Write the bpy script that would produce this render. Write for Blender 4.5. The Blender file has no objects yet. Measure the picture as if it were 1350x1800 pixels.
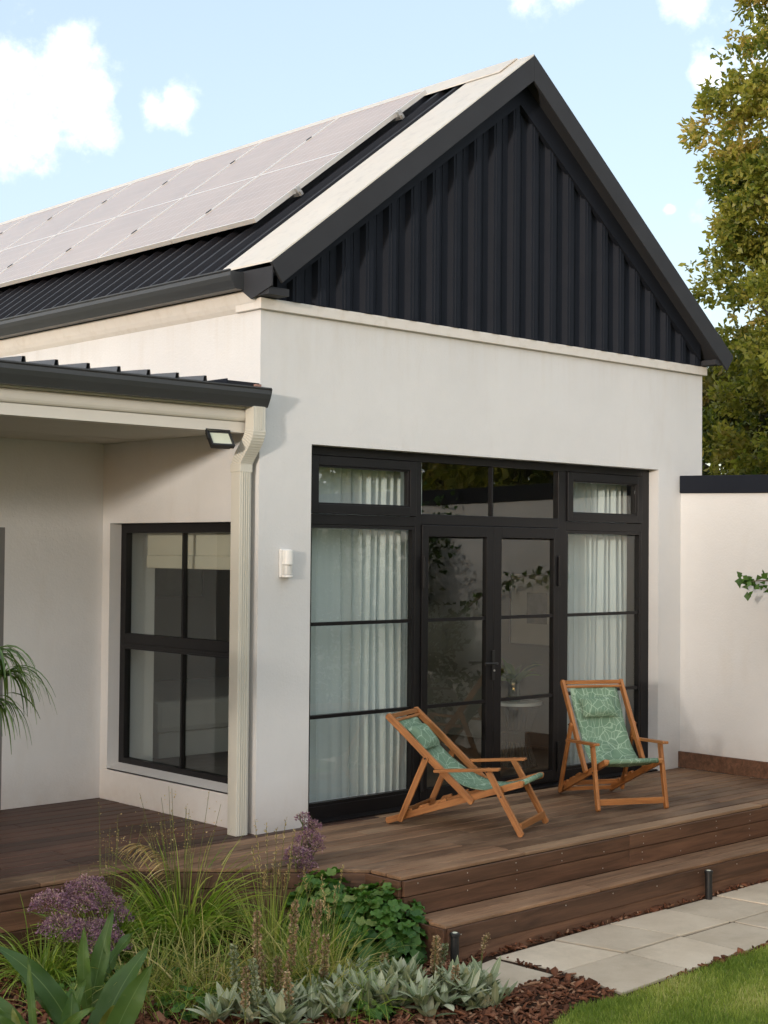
import bpy, math, random
import numpy as np
from mathutils import Vector, Matrix, Euler

scene = bpy.context.scene
col = scene.collection
R = math.radians

# ------------------------------------------------------------------ camera
cd = bpy.data.cameras.new('camera')
cam = bpy.data.objects.new('camera', cd)
col.objects.link(cam)
cam.location = (-6.0329, -7.6658, 1.8729)
cam.rotation_euler = (1.59742, -0.00858, -0.75214)
cd.sensor_fit = 'VERTICAL'
cd.sensor_height = 24.0
cd.lens = 24.0 * 2579.78 / 1800.0
cd.clip_start = 0.1
cd.clip_end = 2000
scene.camera = cam
scene.render.resolution_x = 768
scene.render.resolution_y = 1024

# ------------------------------------------------------------------ light
SUN = Vector((-2.5, -1.0, 0.245)).normalized()      # direction towards the sun
ELEV = math.asin(SUN.z)
AZ = math.atan2(SUN.x, SUN.y)
sl = bpy.data.lights.new('sun', 'SUN')
sl.energy = 0.72
sl.angle = R(3.2)
sl.color = (1.0, 0.92, 0.83)
so = bpy.data.objects.new('sun', sl)
col.objects.link(so)
so.rotation_euler = SUN.to_track_quat('Z', 'Y').to_euler()
so.location = (-12, -6, 8)

scene.view_settings.view_transform = 'Standard'
scene.view_settings.look = 'None'
scene.view_settings.gamma = 1
scene.view_settings.use_curve_mapping = False
scene.view_settings.exposure = 1.62
scene.cycles.max_bounces = 6
scene.cycles.diffuse_bounces = 3
scene.cycles.use_adaptive_sampling = True
scene.cycles.adaptive_threshold = 0.02
scene.cycles.transparent_max_bounces = 10
scene.cycles.caustics_reflective = False
scene.cycles.caustics_refractive = False
scene.cycles.use_denoising = True
scene.cycles.sample_clamp_indirect = 4.0

world = bpy.data.worlds.new('World')
scene.world = world
world.use_nodes = True


def build_world():
    nt = world.node_tree
    N, L = nt.nodes, nt.links
    N.clear()
    out = N.new('ShaderNodeOutputWorld')
    bg = N.new('ShaderNodeBackground')
    bg.inputs['Strength'].default_value = 0.15
    L.new(bg.outputs[0], out.inputs[0])
    sky = N.new('ShaderNodeTexSky')
    sky.sky_type = 'NISHITA'
    sky.sun_disc = False
    sky.sun_elevation = ELEV
    sky.sun_rotation = AZ
    sky.air_density = 1.0
    sky.dust_density = 1.0
    sky.ozone_density = 1.0
    tc = N.new('ShaderNodeTexCoord')
    # ragged edges for the clouds
    no = N.new('ShaderNodeTexNoise')
    no.inputs['Scale'].default_value = 24.0
    no.inputs['Detail'].default_value = 9.0
    no.inputs['Roughness'].default_value = 0.62
    L.new(tc.outputs['Generated'], no.inputs['Vector'])
    nm = N.new('ShaderNodeMath'); nm.operation = 'MULTIPLY_ADD'
    L.new(no.outputs['Fac'], nm.inputs[0]); nm.inputs[1].default_value = 5.6; nm.inputs[2].default_value = -2.85
    # cumulus clouds: (direction, radius) lumps all round the sky
    lumps = [((.478, .829, .288), .031), ((.492, .820, .291), .030), ((.470, .836, .280), .030), ((.500, .822, .283), .026), ((.455, .845, .281), .031), ((.511, .817, .274), .018),
             ((.487, .820, .312), .020), ((.458, .840, .305), .022), ((.536, .798, .286), .013), ((.549, .787, .290), .012), ((.444, .853, .268), .024),
             ((.700, .618, .361), .018), ((.716, .598, .361), .016), ((.765, .545, .352), .014),
             ((.800, .505, .325), .026), ((.818, .495, .298), .035), ((.828, .49, .27), .04), ((.84, .50, .20), .05), ((.786, .570, .225), .0035), ((.808, .48, .35), .03), ((.782, .540, .305), .010)]
    prev = None
    for c, r in lumps:
        dn = N.new('ShaderNodeVectorMath'); dn.operation = 'DISTANCE'
        L.new(tc.outputs['Generated'], dn.inputs[0]); dn.inputs[1].default_value = Vector(c).normalized()
        m = N.new('ShaderNodeMath'); m.operation = 'MULTIPLY_ADD'
        L.new(dn.outputs['Value'], m.inputs[0]); m.inputs[1].default_value = -1.35 / r; m.inputs[2].default_value = 1.38
        if prev is None:
            prev = m
        else:
            x = N.new('ShaderNodeMath'); x.operation = 'SMOOTH_MAX'
            L.new(prev.outputs[0], x.inputs[0]); L.new(m.outputs[0], x.inputs[1]); x.inputs[2].default_value = .25
            prev = x
    # clouds added over the unseen rest of the sky to lift the ambient light
    n2 = N.new('ShaderNodeTexNoise'); n2.inputs['Scale'].default_value = 3.1; n2.inputs['Detail'].default_value = 2.0
    L.new(tc.outputs['Generated'], n2.inputs['Vector'])
    c2 = N.new('ShaderNodeMath'); c2.operation = 'MULTIPLY_ADD'
    L.new(n2.outputs['Fac'], c2.inputs[0]); c2.inputs[1].default_value = 9.0; c2.inputs[2].default_value = -4.1
    dv = N.new('ShaderNodeVectorMath'); dv.operation = 'DISTANCE'
    L.new(tc.outputs['Generated'], dv.inputs[0]); dv.inputs[1].default_value = Vector((.66, .70, .26)).normalized()
    gap = N.new('ShaderNodeMapRange'); L.new(dv.outputs['Value'], gap.inputs['Value'])
    gap.inputs['From Min'].default_value = .38; gap.inputs['From Max'].default_value = .52; gap.inputs['To Min'].default_value = -4.0; gap.inputs['To Max'].default_value = 0.0
    c3 = N.new('ShaderNodeMath'); c3.operation = 'ADD'; L.new(c2.outputs[0], c3.inputs[0]); L.new(gap.outputs[0], c3.inputs[1])
    x = N.new('ShaderNodeMath'); x.operation = 'MAXIMUM'; L.new(prev.outputs[0], x.inputs[0]); L.new(c3.outputs[0], x.inputs[1]); prev = x
    ad = N.new('ShaderNodeMath'); ad.operation = 'ADD'
    L.new(prev.outputs[0], ad.inputs[0]); L.new(nm.outputs[0], ad.inputs[1])
    mr = N.new('ShaderNodeMapRange'); mr.interpolation_type = 'SMOOTHSTEP'
    L.new(ad.outputs[0], mr.inputs['Value'])
    mr.inputs['From Min'].default_value = -.45; mr.inputs['From Max'].default_value = 2.0
    tint = N.new('ShaderNodeMix'); tint.data_type = 'RGBA'; tint.blend_type = 'MULTIPLY'; tint.inputs[0].default_value = 1.0
    L.new(sky.outputs[0], tint.inputs[6]); tint.inputs[7].default_value = SKY_TINT
    mx = N.new('ShaderNodeMix'); mx.data_type = 'RGBA'
    veil = N.new('ShaderNodeMix'); veil.data_type = 'RGBA'; veil.inputs[0].default_value = .62   # thin even veil of haze over the whole sky
    L.new(tint.outputs[2], veil.inputs[6]); veil.inputs[7].default_value = VEIL
    L.new(mr.outputs[0], mx.inputs[0]); L.new(veil.outputs[2], mx.inputs[6])
    n3 = N.new('ShaderNodeTexNoise'); n3.inputs['Scale'].default_value = 38.0; n3.inputs['Detail'].default_value = 4.0
    L.new(tc.outputs['Generated'], n3.inputs['Vector'])
    sh = N.new('ShaderNodeMix'); sh.data_type = 'RGBA'
    L.new(n3.outputs['Fac'], sh.inputs[0]); sh.inputs[6].default_value = (2.9, 3.05, 3.15, 1); sh.inputs[7].default_value = tuple(c * 1.15 for c in CLOUD[:3]) + (1,)
    L.new(sh.outputs[2], mx.inputs[7])
    L.new(mx.outputs[2], bg.inputs[0])


SKY_TINT = (.92, .89, .98, 1)
VEIL = (1.52, 1.85, 2.20, 1)
CLOUD = (4.8, 4.7, 4.6, 1)
build_world()
world.cycles.sampling_method = 'MANUAL'
world.cycles.sample_map_resolution = 512


# ------------------------------------------------------------------ materials
MATS = {}


class NT:
    """small helper around a node tree"""
    def __init__(s, name):
        s.m = bpy.data.materials.new(name)
        s.m.use_nodes = True
        s.t = s.m.node_tree
        s.b = s.t.nodes['Principled BSDF']
        s.out = s.t.nodes['Material Output']
        MATS[name] = s.m

    def n(s, typ, **kw):
        nd = s.t.nodes.new('ShaderNode' + typ)
        for k, v in kw.items():
            if k in nd.inputs.keys():
                nd.inputs[k].default_value = v
            else:
                setattr(nd, k, v)
        return nd

    def l(s, a, b):
        s.t.links.new(a, b)

    def mix(s, fac, a, b, blend='MIX'):
        m = s.n('Mix', data_type='RGBA', blend_type=blend)
        for sock, v in ((m.inputs[0], fac), (m.inputs[6], a), (m.inputs[7], b)):
            if hasattr(v, 'links'):
                s.l(v, sock)
            else:
                sock.default_value = v if not isinstance(v, tuple) or len(v) == 4 else (*v, 1)
        return m.outputs[2]

    def math(s, op, a, b=0.0, c=0.0, clamp=False):
        m = s.n('Math', operation=op, use_clamp=clamp)
        for i, v in enumerate((a, b, c)):
            if hasattr(v, 'links'):
                s.l(v, m.inputs[i])
            else:
                m.inputs[i].default_value = v
        return m.outputs[0]

    def ramp(s, fac, stops):
        r = s.n('ValToRGB')
        el = r.color_ramp.elements
        while len(el) < len(stops):
            el.new(0.5)
        for e, (p, c) in zip(el, stops):
            e.position = p
            e.color = c if len(c) == 4 else (*c, 1)
        s.l(fac, r.inputs[0])
        return r.outputs[0]

    def coord(s, kind='Object', scale=(1, 1, 1), rot=(0, 0, 0)):
        t = s.n('TexCoord')
        mp = s.n('Mapping')
        mp.inputs['Scale'].default_value = scale
        mp.inputs['Rotation'].default_value = rot
        if kind == 'World':
            g = s.n('NewGeometry')
            s.l(g.outputs['Position'], mp.inputs[0])
        else:
            s.l(t.outputs[kind], mp.inputs[0])
        return mp.outputs[0]

    def noise(s, vec, scale=5, detail=4, rough=.55, dist=0):
        nd = s.n('TexNoise', Scale=scale, Detail=detail, Roughness=rough, Distortion=dist)
        s.l(vec, nd.inputs['Vector'])
        return nd.outputs['Fac']

    def bump(s, h, strength=.3, dist=.01):
        b = s.n('Bump', Strength=strength, Distance=dist)
        s.l(h, b.inputs['Height'])
        s.l(b.outputs[0], s.b.inputs['Normal'])

    def set(s, **kw):
        for k, v in kw.items():
            k = k.replace('_', ' ')
            if hasattr(v, 'links'):
                s.l(v, s.b.inputs[k])
            else:
                s.b.inputs[k].default_value = (*v, 1) if isinstance(v, tuple) and len(v) == 3 else v
        return s.m


def m_plaster(name, c, stain=(.5, .44, .36)):
    t = NT(name)
    v = t.coord('World')
    big = t.noise(v, .9, 5, .6)
    fine = t.noise(v, 60, 3, .6)
    mid = t.noise(t.coord('World', (1, 1, .25)), 3.2, 4, .65)
    cc = t.mix(t.ramp(big, [(.3, (0, 0, 0)), (.75, (1, 1, 1))]), tuple(x * .90 for x in c), c)
    cc = t.mix(t.math('MULTIPLY', t.ramp(mid, [(.56, (0, 0, 0)), (.85, (1, 1, 1))]), .30), cc, stain)
    # splash dirt low on the wall
    g = t.n('NewGeometry'); sp = t.n('SeparateXYZ'); t.l(g.outputs['Position'], sp.inputs[0])
    low = t.n('MapRange'); t.l(sp.outputs[2], low.inputs[0])
    low.inputs[1].default_value = .34; low.inputs[2].default_value = -.02; low.inputs[3].default_value = 0; low.inputs[4].default_value = 1
    lf = t.math('MULTIPLY', low.outputs[0], t.math('MULTIPLY', t.noise(v, 7, 5, .7), .8), clamp=True)
    cc = t.mix(lf, cc, (.42, .35, .29))
    hi = t.n('MapRange'); t.l(sp.outputs[2], hi.inputs[0])
    hi.inputs[1].default_value = 3.05; hi.inputs[2].default_value = 3.47; hi.inputs[3].default_value = 0; hi.inputs[4].default_value = 1
    dr = t.ramp(t.noise(t.coord('World', (1, 1, .05)), 9, 4, .7), [(.48, (0, 0, 0)), (.75, (1, 1, 1))])
    cc = t.mix(t.math('MULTIPLY', t.math('MULTIPLY', hi.outputs[0], dr), .2, clamp=True), cc, (.46, .37, .25))
    t.bump(t.math('ADD', t.math('MULTIPLY', fine, .7), t.math('MULTIPLY', t.noise(v, 5, 4, .65), 1.8)), .32, .008)
    return t.set(Base_Color=cc, Roughness=.85, Specular_IOR_Level=.25)


def m_flat(name, c, rough=.5, metal=0.0, spec=.5, var=.12, nscale=4.0, bump=0.0, grime=None):
    t = NT(name)
    v = t.coord('World')
    n1 = t.noise(v, nscale, 5, .6)
    cc = t.mix(n1, tuple(x * (1 - var) for x in c), tuple(min(1, x * (1 + var)) for x in c))
    if grime:
        cc = t.mix(t.math('MULTIPLY', t.ramp(t.noise(v, nscale * 3, 6, .7), [(.5, (0, 0, 0)), (.8, (1, 1, 1))]), .6), cc, grime)
    if bump:
        t.bump(t.noise(v, nscale * 8, 3), bump, .004)
    rr = t.math('MULTIPLY_ADD', t.noise(v, nscale * 2.3, 4), .2, rough - .1, clamp=True)
    return t.set(Base_Color=cc, Roughness=rr, Metallic=metal, Specular_IOR_Level=spec)


def m_wood(name, dark, light, grain=(1.2, 22, 22), rough=.6, spec=.3, wear=None, rnd=True, axis='Object'):
    """boards: grain runs along local X"""
    t = NT(name)
    oi = t.n('ObjectInfo')
    v0 = t.coord(axis, grain)
    ad = t.n('VectorMath', operation='ADD')
    t.l(v0, ad.inputs[0])
    cx = t.n('CombineXYZ')
    t.l(t.math('MULTIPLY', oi.outputs['Random'], 37.0), cx.inputs[0]); t.l(t.math('MULTIPLY', oi.outputs['Random'], 91.0), cx.inputs[1])
    t.l(cx.outputs[0], ad.inputs[1])
    v = ad.outputs[0]
    n1 = t.noise(v, 1.6, 7, .65, .6)
    cc = t.mix(t.ramp(n1, [(.28, (0, 0, 0)), (.72, (1, 1, 1))]), dark, light)
    if rnd:
        val = t.math('MULTIPLY_ADD', oi.outputs['Random'], .85, .58)
        hs = t.n('HueSaturation'); t.l(val, hs.inputs['Value']); t.l(cc, hs.inputs['Color'])
        cc = hs.outputs[0]
    if wear:
        w = t.noise(t.coord('World', (.8, 1.6, 1.6)), 1.7, 6, .68)
        cc = t.mix(t.math('MULTIPLY', t.ramp(w, [(.45, (0, 0, 0)), (.80, (1, 1, 1))]), .55), cc, wear)
    t.bump(n1, .35, .003)
    return t.set(Base_Color=cc, Roughness=rough, Specular_IOR_Level=spec)


def m_leaf(name, c1, c2, trans=.35, rough=.5, spec=.35, c3=None, rib=None):
    """colour varies from leaf to leaf through the face attribute rnd"""
    t = NT(name)
    at = t.n('Attribute', attribute_name='rnd')
    stops = [(0.0, c1), (1.0, c2)] if c3 is None else [(0.0, c1), (.62, c2), (1.0, c3)]
    cc = t.ramp(at.outputs['Fac'], stops)
    v = t.coord('World')
    cc = t.mix(t.noise(v, 9, 4), cc, t.mix(1.0, cc, (.62, .66, .55), 'MULTIPLY'))
    if name == 'canna_leaves':
        cc = t.mix(t.math('MULTIPLY', t.ramp(t.noise(v, 14, 6, .75), [(.60, (0, 0, 0)), (.78, (1, 1, 1))]), .6), cc, (.30, .24, .06))
        t.bump(t.noise(v, 60, 3), .3, .004)
    if rib:
        a2 = t.n('Attribute', attribute_name='mid')
        cc = t.mix(t.ramp(a2.outputs['Fac'], [(0.0, (1, 1, 1)), (rib[1], (0, 0, 0))]), cc, rib[0])
    t.set(Base_Color=cc, Roughness=rough, Specular_IOR_Level=spec)
    tr = t.n('BsdfTranslucent')
    t.l(t.mix(1.0, cc, (1.25, 1.3, .7), 'MULTIPLY'), tr.inputs[0])
    ms = t.n('MixShader')
    ms.inputs[0].default_value = trans
    t.l(t.b.outputs[0], ms.inputs[1]); t.l(tr.outputs[0], ms.inputs[2])
    t.l(ms.outputs[0], t.out.inputs[0])
    return t.m


def m_glass(name, tint=(.84, .89, .87), ior=1.75):
    t = NT(name)
    tr = t.n('BsdfTransparent'); tr.inputs[0].default_value = (*tint, 1)
    gl = t.n('BsdfGlossy'); gl.inputs['Roughness'].default_value = .0; gl.inputs['Color'].default_value = (.95, .97, .95, 1)
    v = t.coord('World')
    bp = t.n('Bump', Strength=.05, Distance=.02)
    t.l(t.noise(v, 1.3, 2), bp.inputs['Height'])
    t.l(bp.outputs[0], gl.inputs['Normal'])
    lw = t.n('LayerWeight', Blend=.5)
    fr = t.math('MULTIPLY_ADD', t.math('POWER', lw.outputs['Facing'], 4.2), .85, .11)
    ms = t.n('MixShader')
    t.l(fr, ms.inputs[0]); t.l(tr.outputs[0], ms.inputs[1]); t.l(gl.outputs[0], ms.inputs[2])
    t.l(ms.outputs[0], t.out.inputs[0])
    return t.m


WALL = m_plaster('white_plaster', (.685, .675, .66))
TRIM = m_flat('cream_trim', (.66, .62, .565), .6, var=.05, grime=(.52, .46, .38))
BEAM = m_flat('cream_beam', (.64, .60, .53), .6, var=.05)
CEIL = m_flat('veranda_ceiling', (.55, .52, .44), .7, var=.06)
DARKM = m_flat('charcoal_sheet_metal', (.0155, .018, .0245), .6, 0.0, .06, .18, 2.5)
ROOFM = m_flat('charcoal_roof_sheet', (.011, .011, .015), .55, 0.0, .3, .2, 2.5)
BARGE = m_flat('charcoal_flashing', (.034, .035, .039), .6, 0, .15, .15, 3.0)
CAPM = m_flat('glare_pale_flashing', (.78, .69, .575), .42, .6, .5, .06, 3.0, grime=(.56, .48, .40))  # pale base colour paints in the glare on dark metal
GUTTER = m_flat('charcoal_gutter', (.040, .042, .045), .38, 0, .5, .12, 3.0)
FRAME = m_flat('black_aluminium', (.0065, .0058, .0065), .40, 0, .35, .15, 5.0)
PIPE = m_flat('cream_downpipe', (.58, .555, .48), .5, 0, .4, .05, 3.0)
GLASS = m_glass('window_glass')
WHITEPL = m_flat('white_plastic', (.78, .76, .72), .4, 0, .5, .03)
BLACKPL = m_flat('black_cast_metal', (.012, .012, .012), .45)
LENS = m_flat('floodlight_lens', (.62, .64, .50), .15, 0, .6, .1, 20.0)
PVFRAME = m_flat('anodised_panel_frame', (.72, .69, .65), .4, .35, .5, .05, 8)
ALU = m_flat('silver_aluminium', (.55, .54, .52), .4, .8, .5, .1, 10)
RUSTY = m_flat('rusty_bracket', (.30, .17, .13), .7)
DECK = m_wood('deck_timber', (.080, .042, .024), (.27, .152, .083), (1.0, 14, 14), .6, .3, wear=(.42, .28, .175))
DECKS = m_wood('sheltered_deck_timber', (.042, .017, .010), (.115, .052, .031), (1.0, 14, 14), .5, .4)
DECKL = m_wood('pale_deck_timber', (.16, .095, .055), (.36, .225, .13), (1.0, 14, 14), .55, .35)
DECKF = m_wood('deck_fascia_timber', (.050, .025, .015), (.165, .083, .048), (1.0, 14, 14), .55, .35)
TEAK = m_wood('oiled_hardwood', (.22, .078, .022), (.50, .215, .070), (2.0, 30, 30), .45, .35, rnd=False)
PAVE = None


def m_paver():
    t = NT('concrete_paver')
    oi = t.n('ObjectInfo')
    v = t.coord('World')
    n1 = t.noise(v, 3, 6, .6); n2 = t.noise(v, 90, 3, .6)
    cc = t.mix(t.ramp(n1, [(.3, (0, 0, 0)), (.7, (1, 1, 1))]), (.56, .455, .33), (.70, .59, .45))
    cc = t.mix(t.math('MULTIPLY', n2, .35), cc, (.38, .31, .23))
    cc = t.mix(t.math('MULTIPLY', t.ramp(t.noise(v, 1.7, 7, .72), [(.50, (0, 0, 0)), (.72, (1, 1, 1))]), .5), cc, (.33, .27, .19))
    hs = t.n('HueSaturation'); t.l(t.math('MULTIPLY_ADD', oi.outputs['Random'], .26, .88), hs.inputs['Value']); t.l(cc, hs.inputs['Color'])
    t.bump(t.math('ADD', n2, t.math('MULTIPLY', n1, 2.0)), .25, .004)
    return t.set(Base_Color=hs.outputs[0], Roughness=.85, Specular_IOR_Level=.25)


PAVE = m_paver()


def m_panel():
    """photovoltaic glass: dark cells under a film painted for dust and sky glare"""
    t = NT('dust_glare_solar_glass')
    v = t.coord('Object')
    br = t.n('TexBrick', offset=0.0, squash=1.0)
    br.inputs['Scale'].default_value = 1.0
    br.inputs['Brick Width'].default_value = .17; br.inputs['Row Height'].default_value = .088
    br.inputs['Mortar Size'].default_value = .0035; br.inputs['Mortar Smooth'].default_value = .3
    br.inputs['Color1'].default_value = (.012, .012, .018, 1); br.inputs['Color2'].default_value = (.016, .015, .02, 1)
    br.inputs['Mortar'].default_value = (.42, .38, .35, 1)
    t.l(v, br.inputs['Vector'])
    d = t.noise(t.coord('World'), 1.2, 6, .65)
    cc = t.mix(t.math('MULTIPLY_ADD', d, .30, .48), br.outputs['Color'], (.66, .51, .41))  # pale tone mixed in: dust plus the glare of bright sky
    return t.set(Base_Color=cc, Roughness=.25, Specular_IOR_Level=.6, IOR=1.5)


SOLAR = m_panel()


def m_sling():
    t = NT('green_leaf_print_canvas')
    v = t.coord('Object', (1, 1, 1))
    wn = t.n('TexNoise', Scale=4.0, Detail=2)
    t.l(v, wn.inputs['Vector'])
    wv = t.n('Mix', data_type='VECTOR'); wv.inputs[0].default_value = .10
    t.l(v, wv.inputs[4]); t.l(wn.outputs['Color'], wv.inputs[5])
    vv = wv.outputs[1]
    ve = t.n('TexVoronoi', feature='DISTANCE_TO_EDGE', Scale=15.0)
    vc = t.n('TexVoronoi', feature='F1', Scale=15.0)
    t.l(vv, ve.inputs['Vector']); t.l(vv, vc.inputs['Vector'])
    edge = t.math('LESS_THAN', ve.outputs['Distance'], .030)
    # veins inside each leaf, direction differs from leaf to leaf
    sep = t.n('SeparateColor'); t.l(vc.outputs['Color'], sep.inputs[0])
    ang = t.math('MULTIPLY', sep.outputs[0], 6.283)
    vr = t.n('VectorRotate', rotation_type='AXIS_ANGLE'); vr.inputs['Axis'].default_value = (.2, .3, 1)
    t.l(vv, vr.inputs['Vector']); t.l(ang, vr.inputs['Angle'])
    wav = t.n('TexWave', Scale=14.0, Distortion=.8); wav.bands_direction = 'X'
    t.l(vr.outputs[0], wav.inputs['Vector'])
    vein = t.math('MULTIPLY', t.math('GREATER_THAN', wav.outputs['Fac'], .955), t.math('GREATER_THAN', sep.outputs[1], .25))
    ln = t.math('MAXIMUM', edge, t.math('MULTIPLY', vein, .75))
    tone = t.noise(v, 14, 4)
    base = t.mix(tone, (.125, .20, .13), (.215, .315, .215))
    base = t.mix(t.math('MULTIPLY', sep.outputs[2], .5), base, (.13, .225, .145))
    cc = t.mix(t.math('MULTIPLY', ln, .58), base, (.44, .56, .42))
    t.bump(t.noise(v, 300, 2), .15, .002)
    return t.set(Base_Color=cc, Roughness=.85, Specular_IOR_Level=.15)


SLING = m_sling()


def m_curtain():
    t = NT('sheer_curtain')
    v = t.coord('World')
    cc = t.mix(t.noise(v, 3, 3), (.80, .83, .83), (.88, .90, .89))
    t.set(Base_Color=cc, Roughness=.9, Specular_IOR_Level=.1)
    tr = t.n('BsdfTranslucent'); tr.inputs[0].default_value = (.7, .74, .74, 1)
    ms = t.n('MixShader'); ms.inputs[0].default_value = .15
    t.l(t.b.outputs[0], ms.inputs[1]); t.l(tr.outputs[0], ms.inputs[2]); t.l(ms.outputs[0], t.out.inputs[0])
    return t.m


CURT = m_curtain()
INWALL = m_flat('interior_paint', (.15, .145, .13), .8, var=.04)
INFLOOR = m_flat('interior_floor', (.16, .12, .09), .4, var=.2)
SOIL = m_flat('dark_soil', (.045, .026, .017), .95, 0, .1, .5, 9, bump=.8)
GROUND = m_flat('ground_earth', (.24, .22, .14), .95, 0, .1, .3, 2)
LAWN = m_flat('lawn_turf', (.20, .22, .06), .95, 0, .1, .45, 6, bump=.6)
GRASSM = m_leaf('lawn_grass', (.20, .29, .05), (.44, .50, .11), .4, .6, .2, (.72, .64, .30))
CHIP = m_leaf('bark_chips', (.07, .027, .016), (.26, .10, .055), 0.0, .85, .2, (.52, .32, .21))
BARK = m_flat('tree_bark', (.16, .13, .10), .9, 0, .1, .35, 12, bump=.8)
STEM = m_flat('plant_stem', (.12, .13, .04), .8, 0, .2, .3, 20)
OAK = m_leaf('oak_leaves', (.11, .16, .03), (.42, .39, .075), .45, .45, .4, (.62, .46, .15))
OAKD = m_leaf('dark_tree_leaves', (.055, .075, .018), (.18, .165, .032), .35, .5, .3, (.34, .23, .06))
HEDGE = m_leaf('hedge_leaves', (.03, .065, .014), (.09, .14, .028), .3, .5, .3)
CANNA = m_leaf('canna_leaves', (.050, .115, .030), (.13, .215, .050), .3, .45, .35, (.30, .31, .08), rib=((.16, .24, .08), .06))
GRASSG = m_leaf('green_grass_blades', (.13, .26, .026), (.36, .48, .07), .4, .42, .45, (.60, .58, .20))
GRASSD = m_leaf('straw_grass_blades', (.13, .20, .035), (.42, .40, .11), .35, .5, .3, (.72, .56, .26))
SEED = m_leaf('straw_seed_heads', (.38, .25, .11), (.64, .47, .24), .25, .8, .2, (.76, .62, .38))
PURPLE = m_leaf('purple_florets', (.19, .085, .18), (.42, .23, .34), .25, .8, .2, (.68, .48, .45))
HEUCH = m_leaf('ruffled_green_leaves', (.040, .12, .022), (.12, .25, .045), .35, .5, .4, (.28, .34, .11))
LAMB = m_leaf('silver_woolly_leaves', (.17, .215, .12), (.38, .41, .27), .15, .95, .05, (.54, .54, .40), rib=((.52, .54, .40), .12))
SPIKE = m_leaf('dry_flower_spike', (.24, .15, .08), (.46, .32, .19), .05, .9, .1, (.62, .48, .33))
PAPY = m_leaf('strappy_green_leaves', (.07, .14, .03), (.20, .29, .09), .3, .4, .5)
VINE = m_leaf('vine_leaves', (.045, .12, .018), (.11, .21, .04), .35, .45, .4)


# ------------------------------------------------------------------ mesh helpers
class MB:
    def __init__(s):
        s.v, s.f = [], []

    def box(s, x0, x1, y0, y1, z0, z1):
        b = len(s.v)
        s.v += [(x, y, z) for z in (z0, z1) for y in (y0, y1) for x in (x0, x1)]
        for q in ((0, 2, 3, 1), (4, 5, 7, 6), (0, 1, 5, 4), (1, 3, 7, 5), (3, 2, 6, 7), (2, 0, 4, 6)):
            s.f.append([b + i for i in q])
        return s

    def prism(s, poly, axis, a, b):
        """extrude a 2D polygon along axis from a to b. poly in the remaining two axes, in xyz order"""
        k = len(s.v); n = len(poly)
        for t in (a, b):
            for p in poly:
                q = list(p); q.insert('xyz'.index(axis), t); s.v.append(tuple(q))
        s.f.append([k + i for i in range(n)][::-1]); s.f.append([k + n + i for i in range(n)])
        for i in range(n):
            j = (i + 1) % n
            s.f.append([k + i, k + j, k + n + j, k + n + i])
        return s

    def bar(s, p, q, w, h, side=None):
        """beam from p to q; w across along 'side', h along the third axis"""
        p, q = Vector(p), Vector(q); d = (q - p).normalized()
        sd = Vector(side) if side is not None else (Vector((0, 0, 1)).cross(d) if abs(d.z) < .95 else Vector((1, 0, 0)))
        sd = (sd - d * sd.dot(d)).normalized(); up = d.cross(sd)
        k = len(s.v)
        for e in (p, q):
            for a, b in ((-1, -1), (1, -1), (1, 1), (-1, 1)):
                s.v.append(tuple(e + sd * (a * w / 2) + up * (b * h / 2)))
        s.f += [[k, k + 3, k + 2, k + 1], [k + 4, k + 5, k + 6, k + 7]]
        for i in range(4):
            j = (i + 1) % 4
            s.f.append([k + i, k + j, k + 4 + j, k + 4 + i])
        return s

    def tube(s, pts, rad, n=8, cap=True):
        pts = [Vector(p) for p in pts]; k = len(s.v)
        if not hasattr(rad, '__len__'):
            rad = [rad] * len(pts)
        ref = None
        for i, p in enumerate(pts):
            d = (pts[min(i + 1, len(pts) - 1)] - pts[max(i - 1, 0)]).normalized()
            if ref is None:
                ref = Vector((1, 0, 0)) if abs(d.x) < .8 else Vector((0, 1, 0))
            a = (ref - d * ref.dot(d)).normalized(); ref = a; b = d.cross(a)
            for j in range(n):
                t = 6.28318 * j / n
                s.v.append(tuple(p + (a * math.cos(t) + b * math.sin(t)) * rad[i]))
        for i in range(len(pts) - 1):
            for j in range(n):
                jj = (j + 1) % n
                s.f.append([k + i * n + j, k + i * n + jj, k + (i + 1) * n + jj, k + (i + 1) * n + j])
        if cap:
            s.f.append([k + j for j in range(n)][::-1]); s.f.append([k + (len(pts) - 1) * n + j for j in range(n)])
        return s

    def quad(s, *p):
        k = len(s.v); s.v += [tuple(x) for x in p]; s.f.append(list(range(k, k + len(p)))); return s

    def build(s, name, mat, parent=None, smooth=False, bevel=0.0):
        me = bpy.data.meshes.new(name)
        me.from_pydata(s.v, [], s.f); me.update()
        return link(name, me, mat, parent, smooth, bevel)


def link(name, me, mat, parent=None, smooth=False, bevel=0.0):
    o = bpy.data.objects.new(name, me)
    if mat is not None and not me.materials:
        me.materials.append(mat)
    if smooth:
        me.polygons.foreach_set('use_smooth', [True] * len(me.polygons))
    col.objects.link(o)
    if parent is not None:
        o.parent = parent
    if bevel:
        b = o.modifiers.new('bevel', 'BEVEL'); b.width = bevel; b.segments = 2; b.limit_method = 'ANGLE'
    return o


def empty(name, loc=(0, 0, 0)):
    o = bpy.data.objects.new(name, None)
    o.empty_display_size = .1
    o.location = loc
    col.objects.link(o)
    return o


def tag(o, label=None, cat=None, group=None, kind=None):
    for k, v in (('label', label), ('category', cat), ('group', group), ('kind', kind)):
        if v:
            o[k] = v
    return o


def inst(name, me, parent, loc, rot=(0, 0, 0), scale=(1, 1, 1)):
    o = bpy.data.objects.new(name, me)
    o.parent = parent; o.location = loc; o.rotation_euler = rot; o.scale = scale
    col.objects.link(o)
    return o


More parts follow.
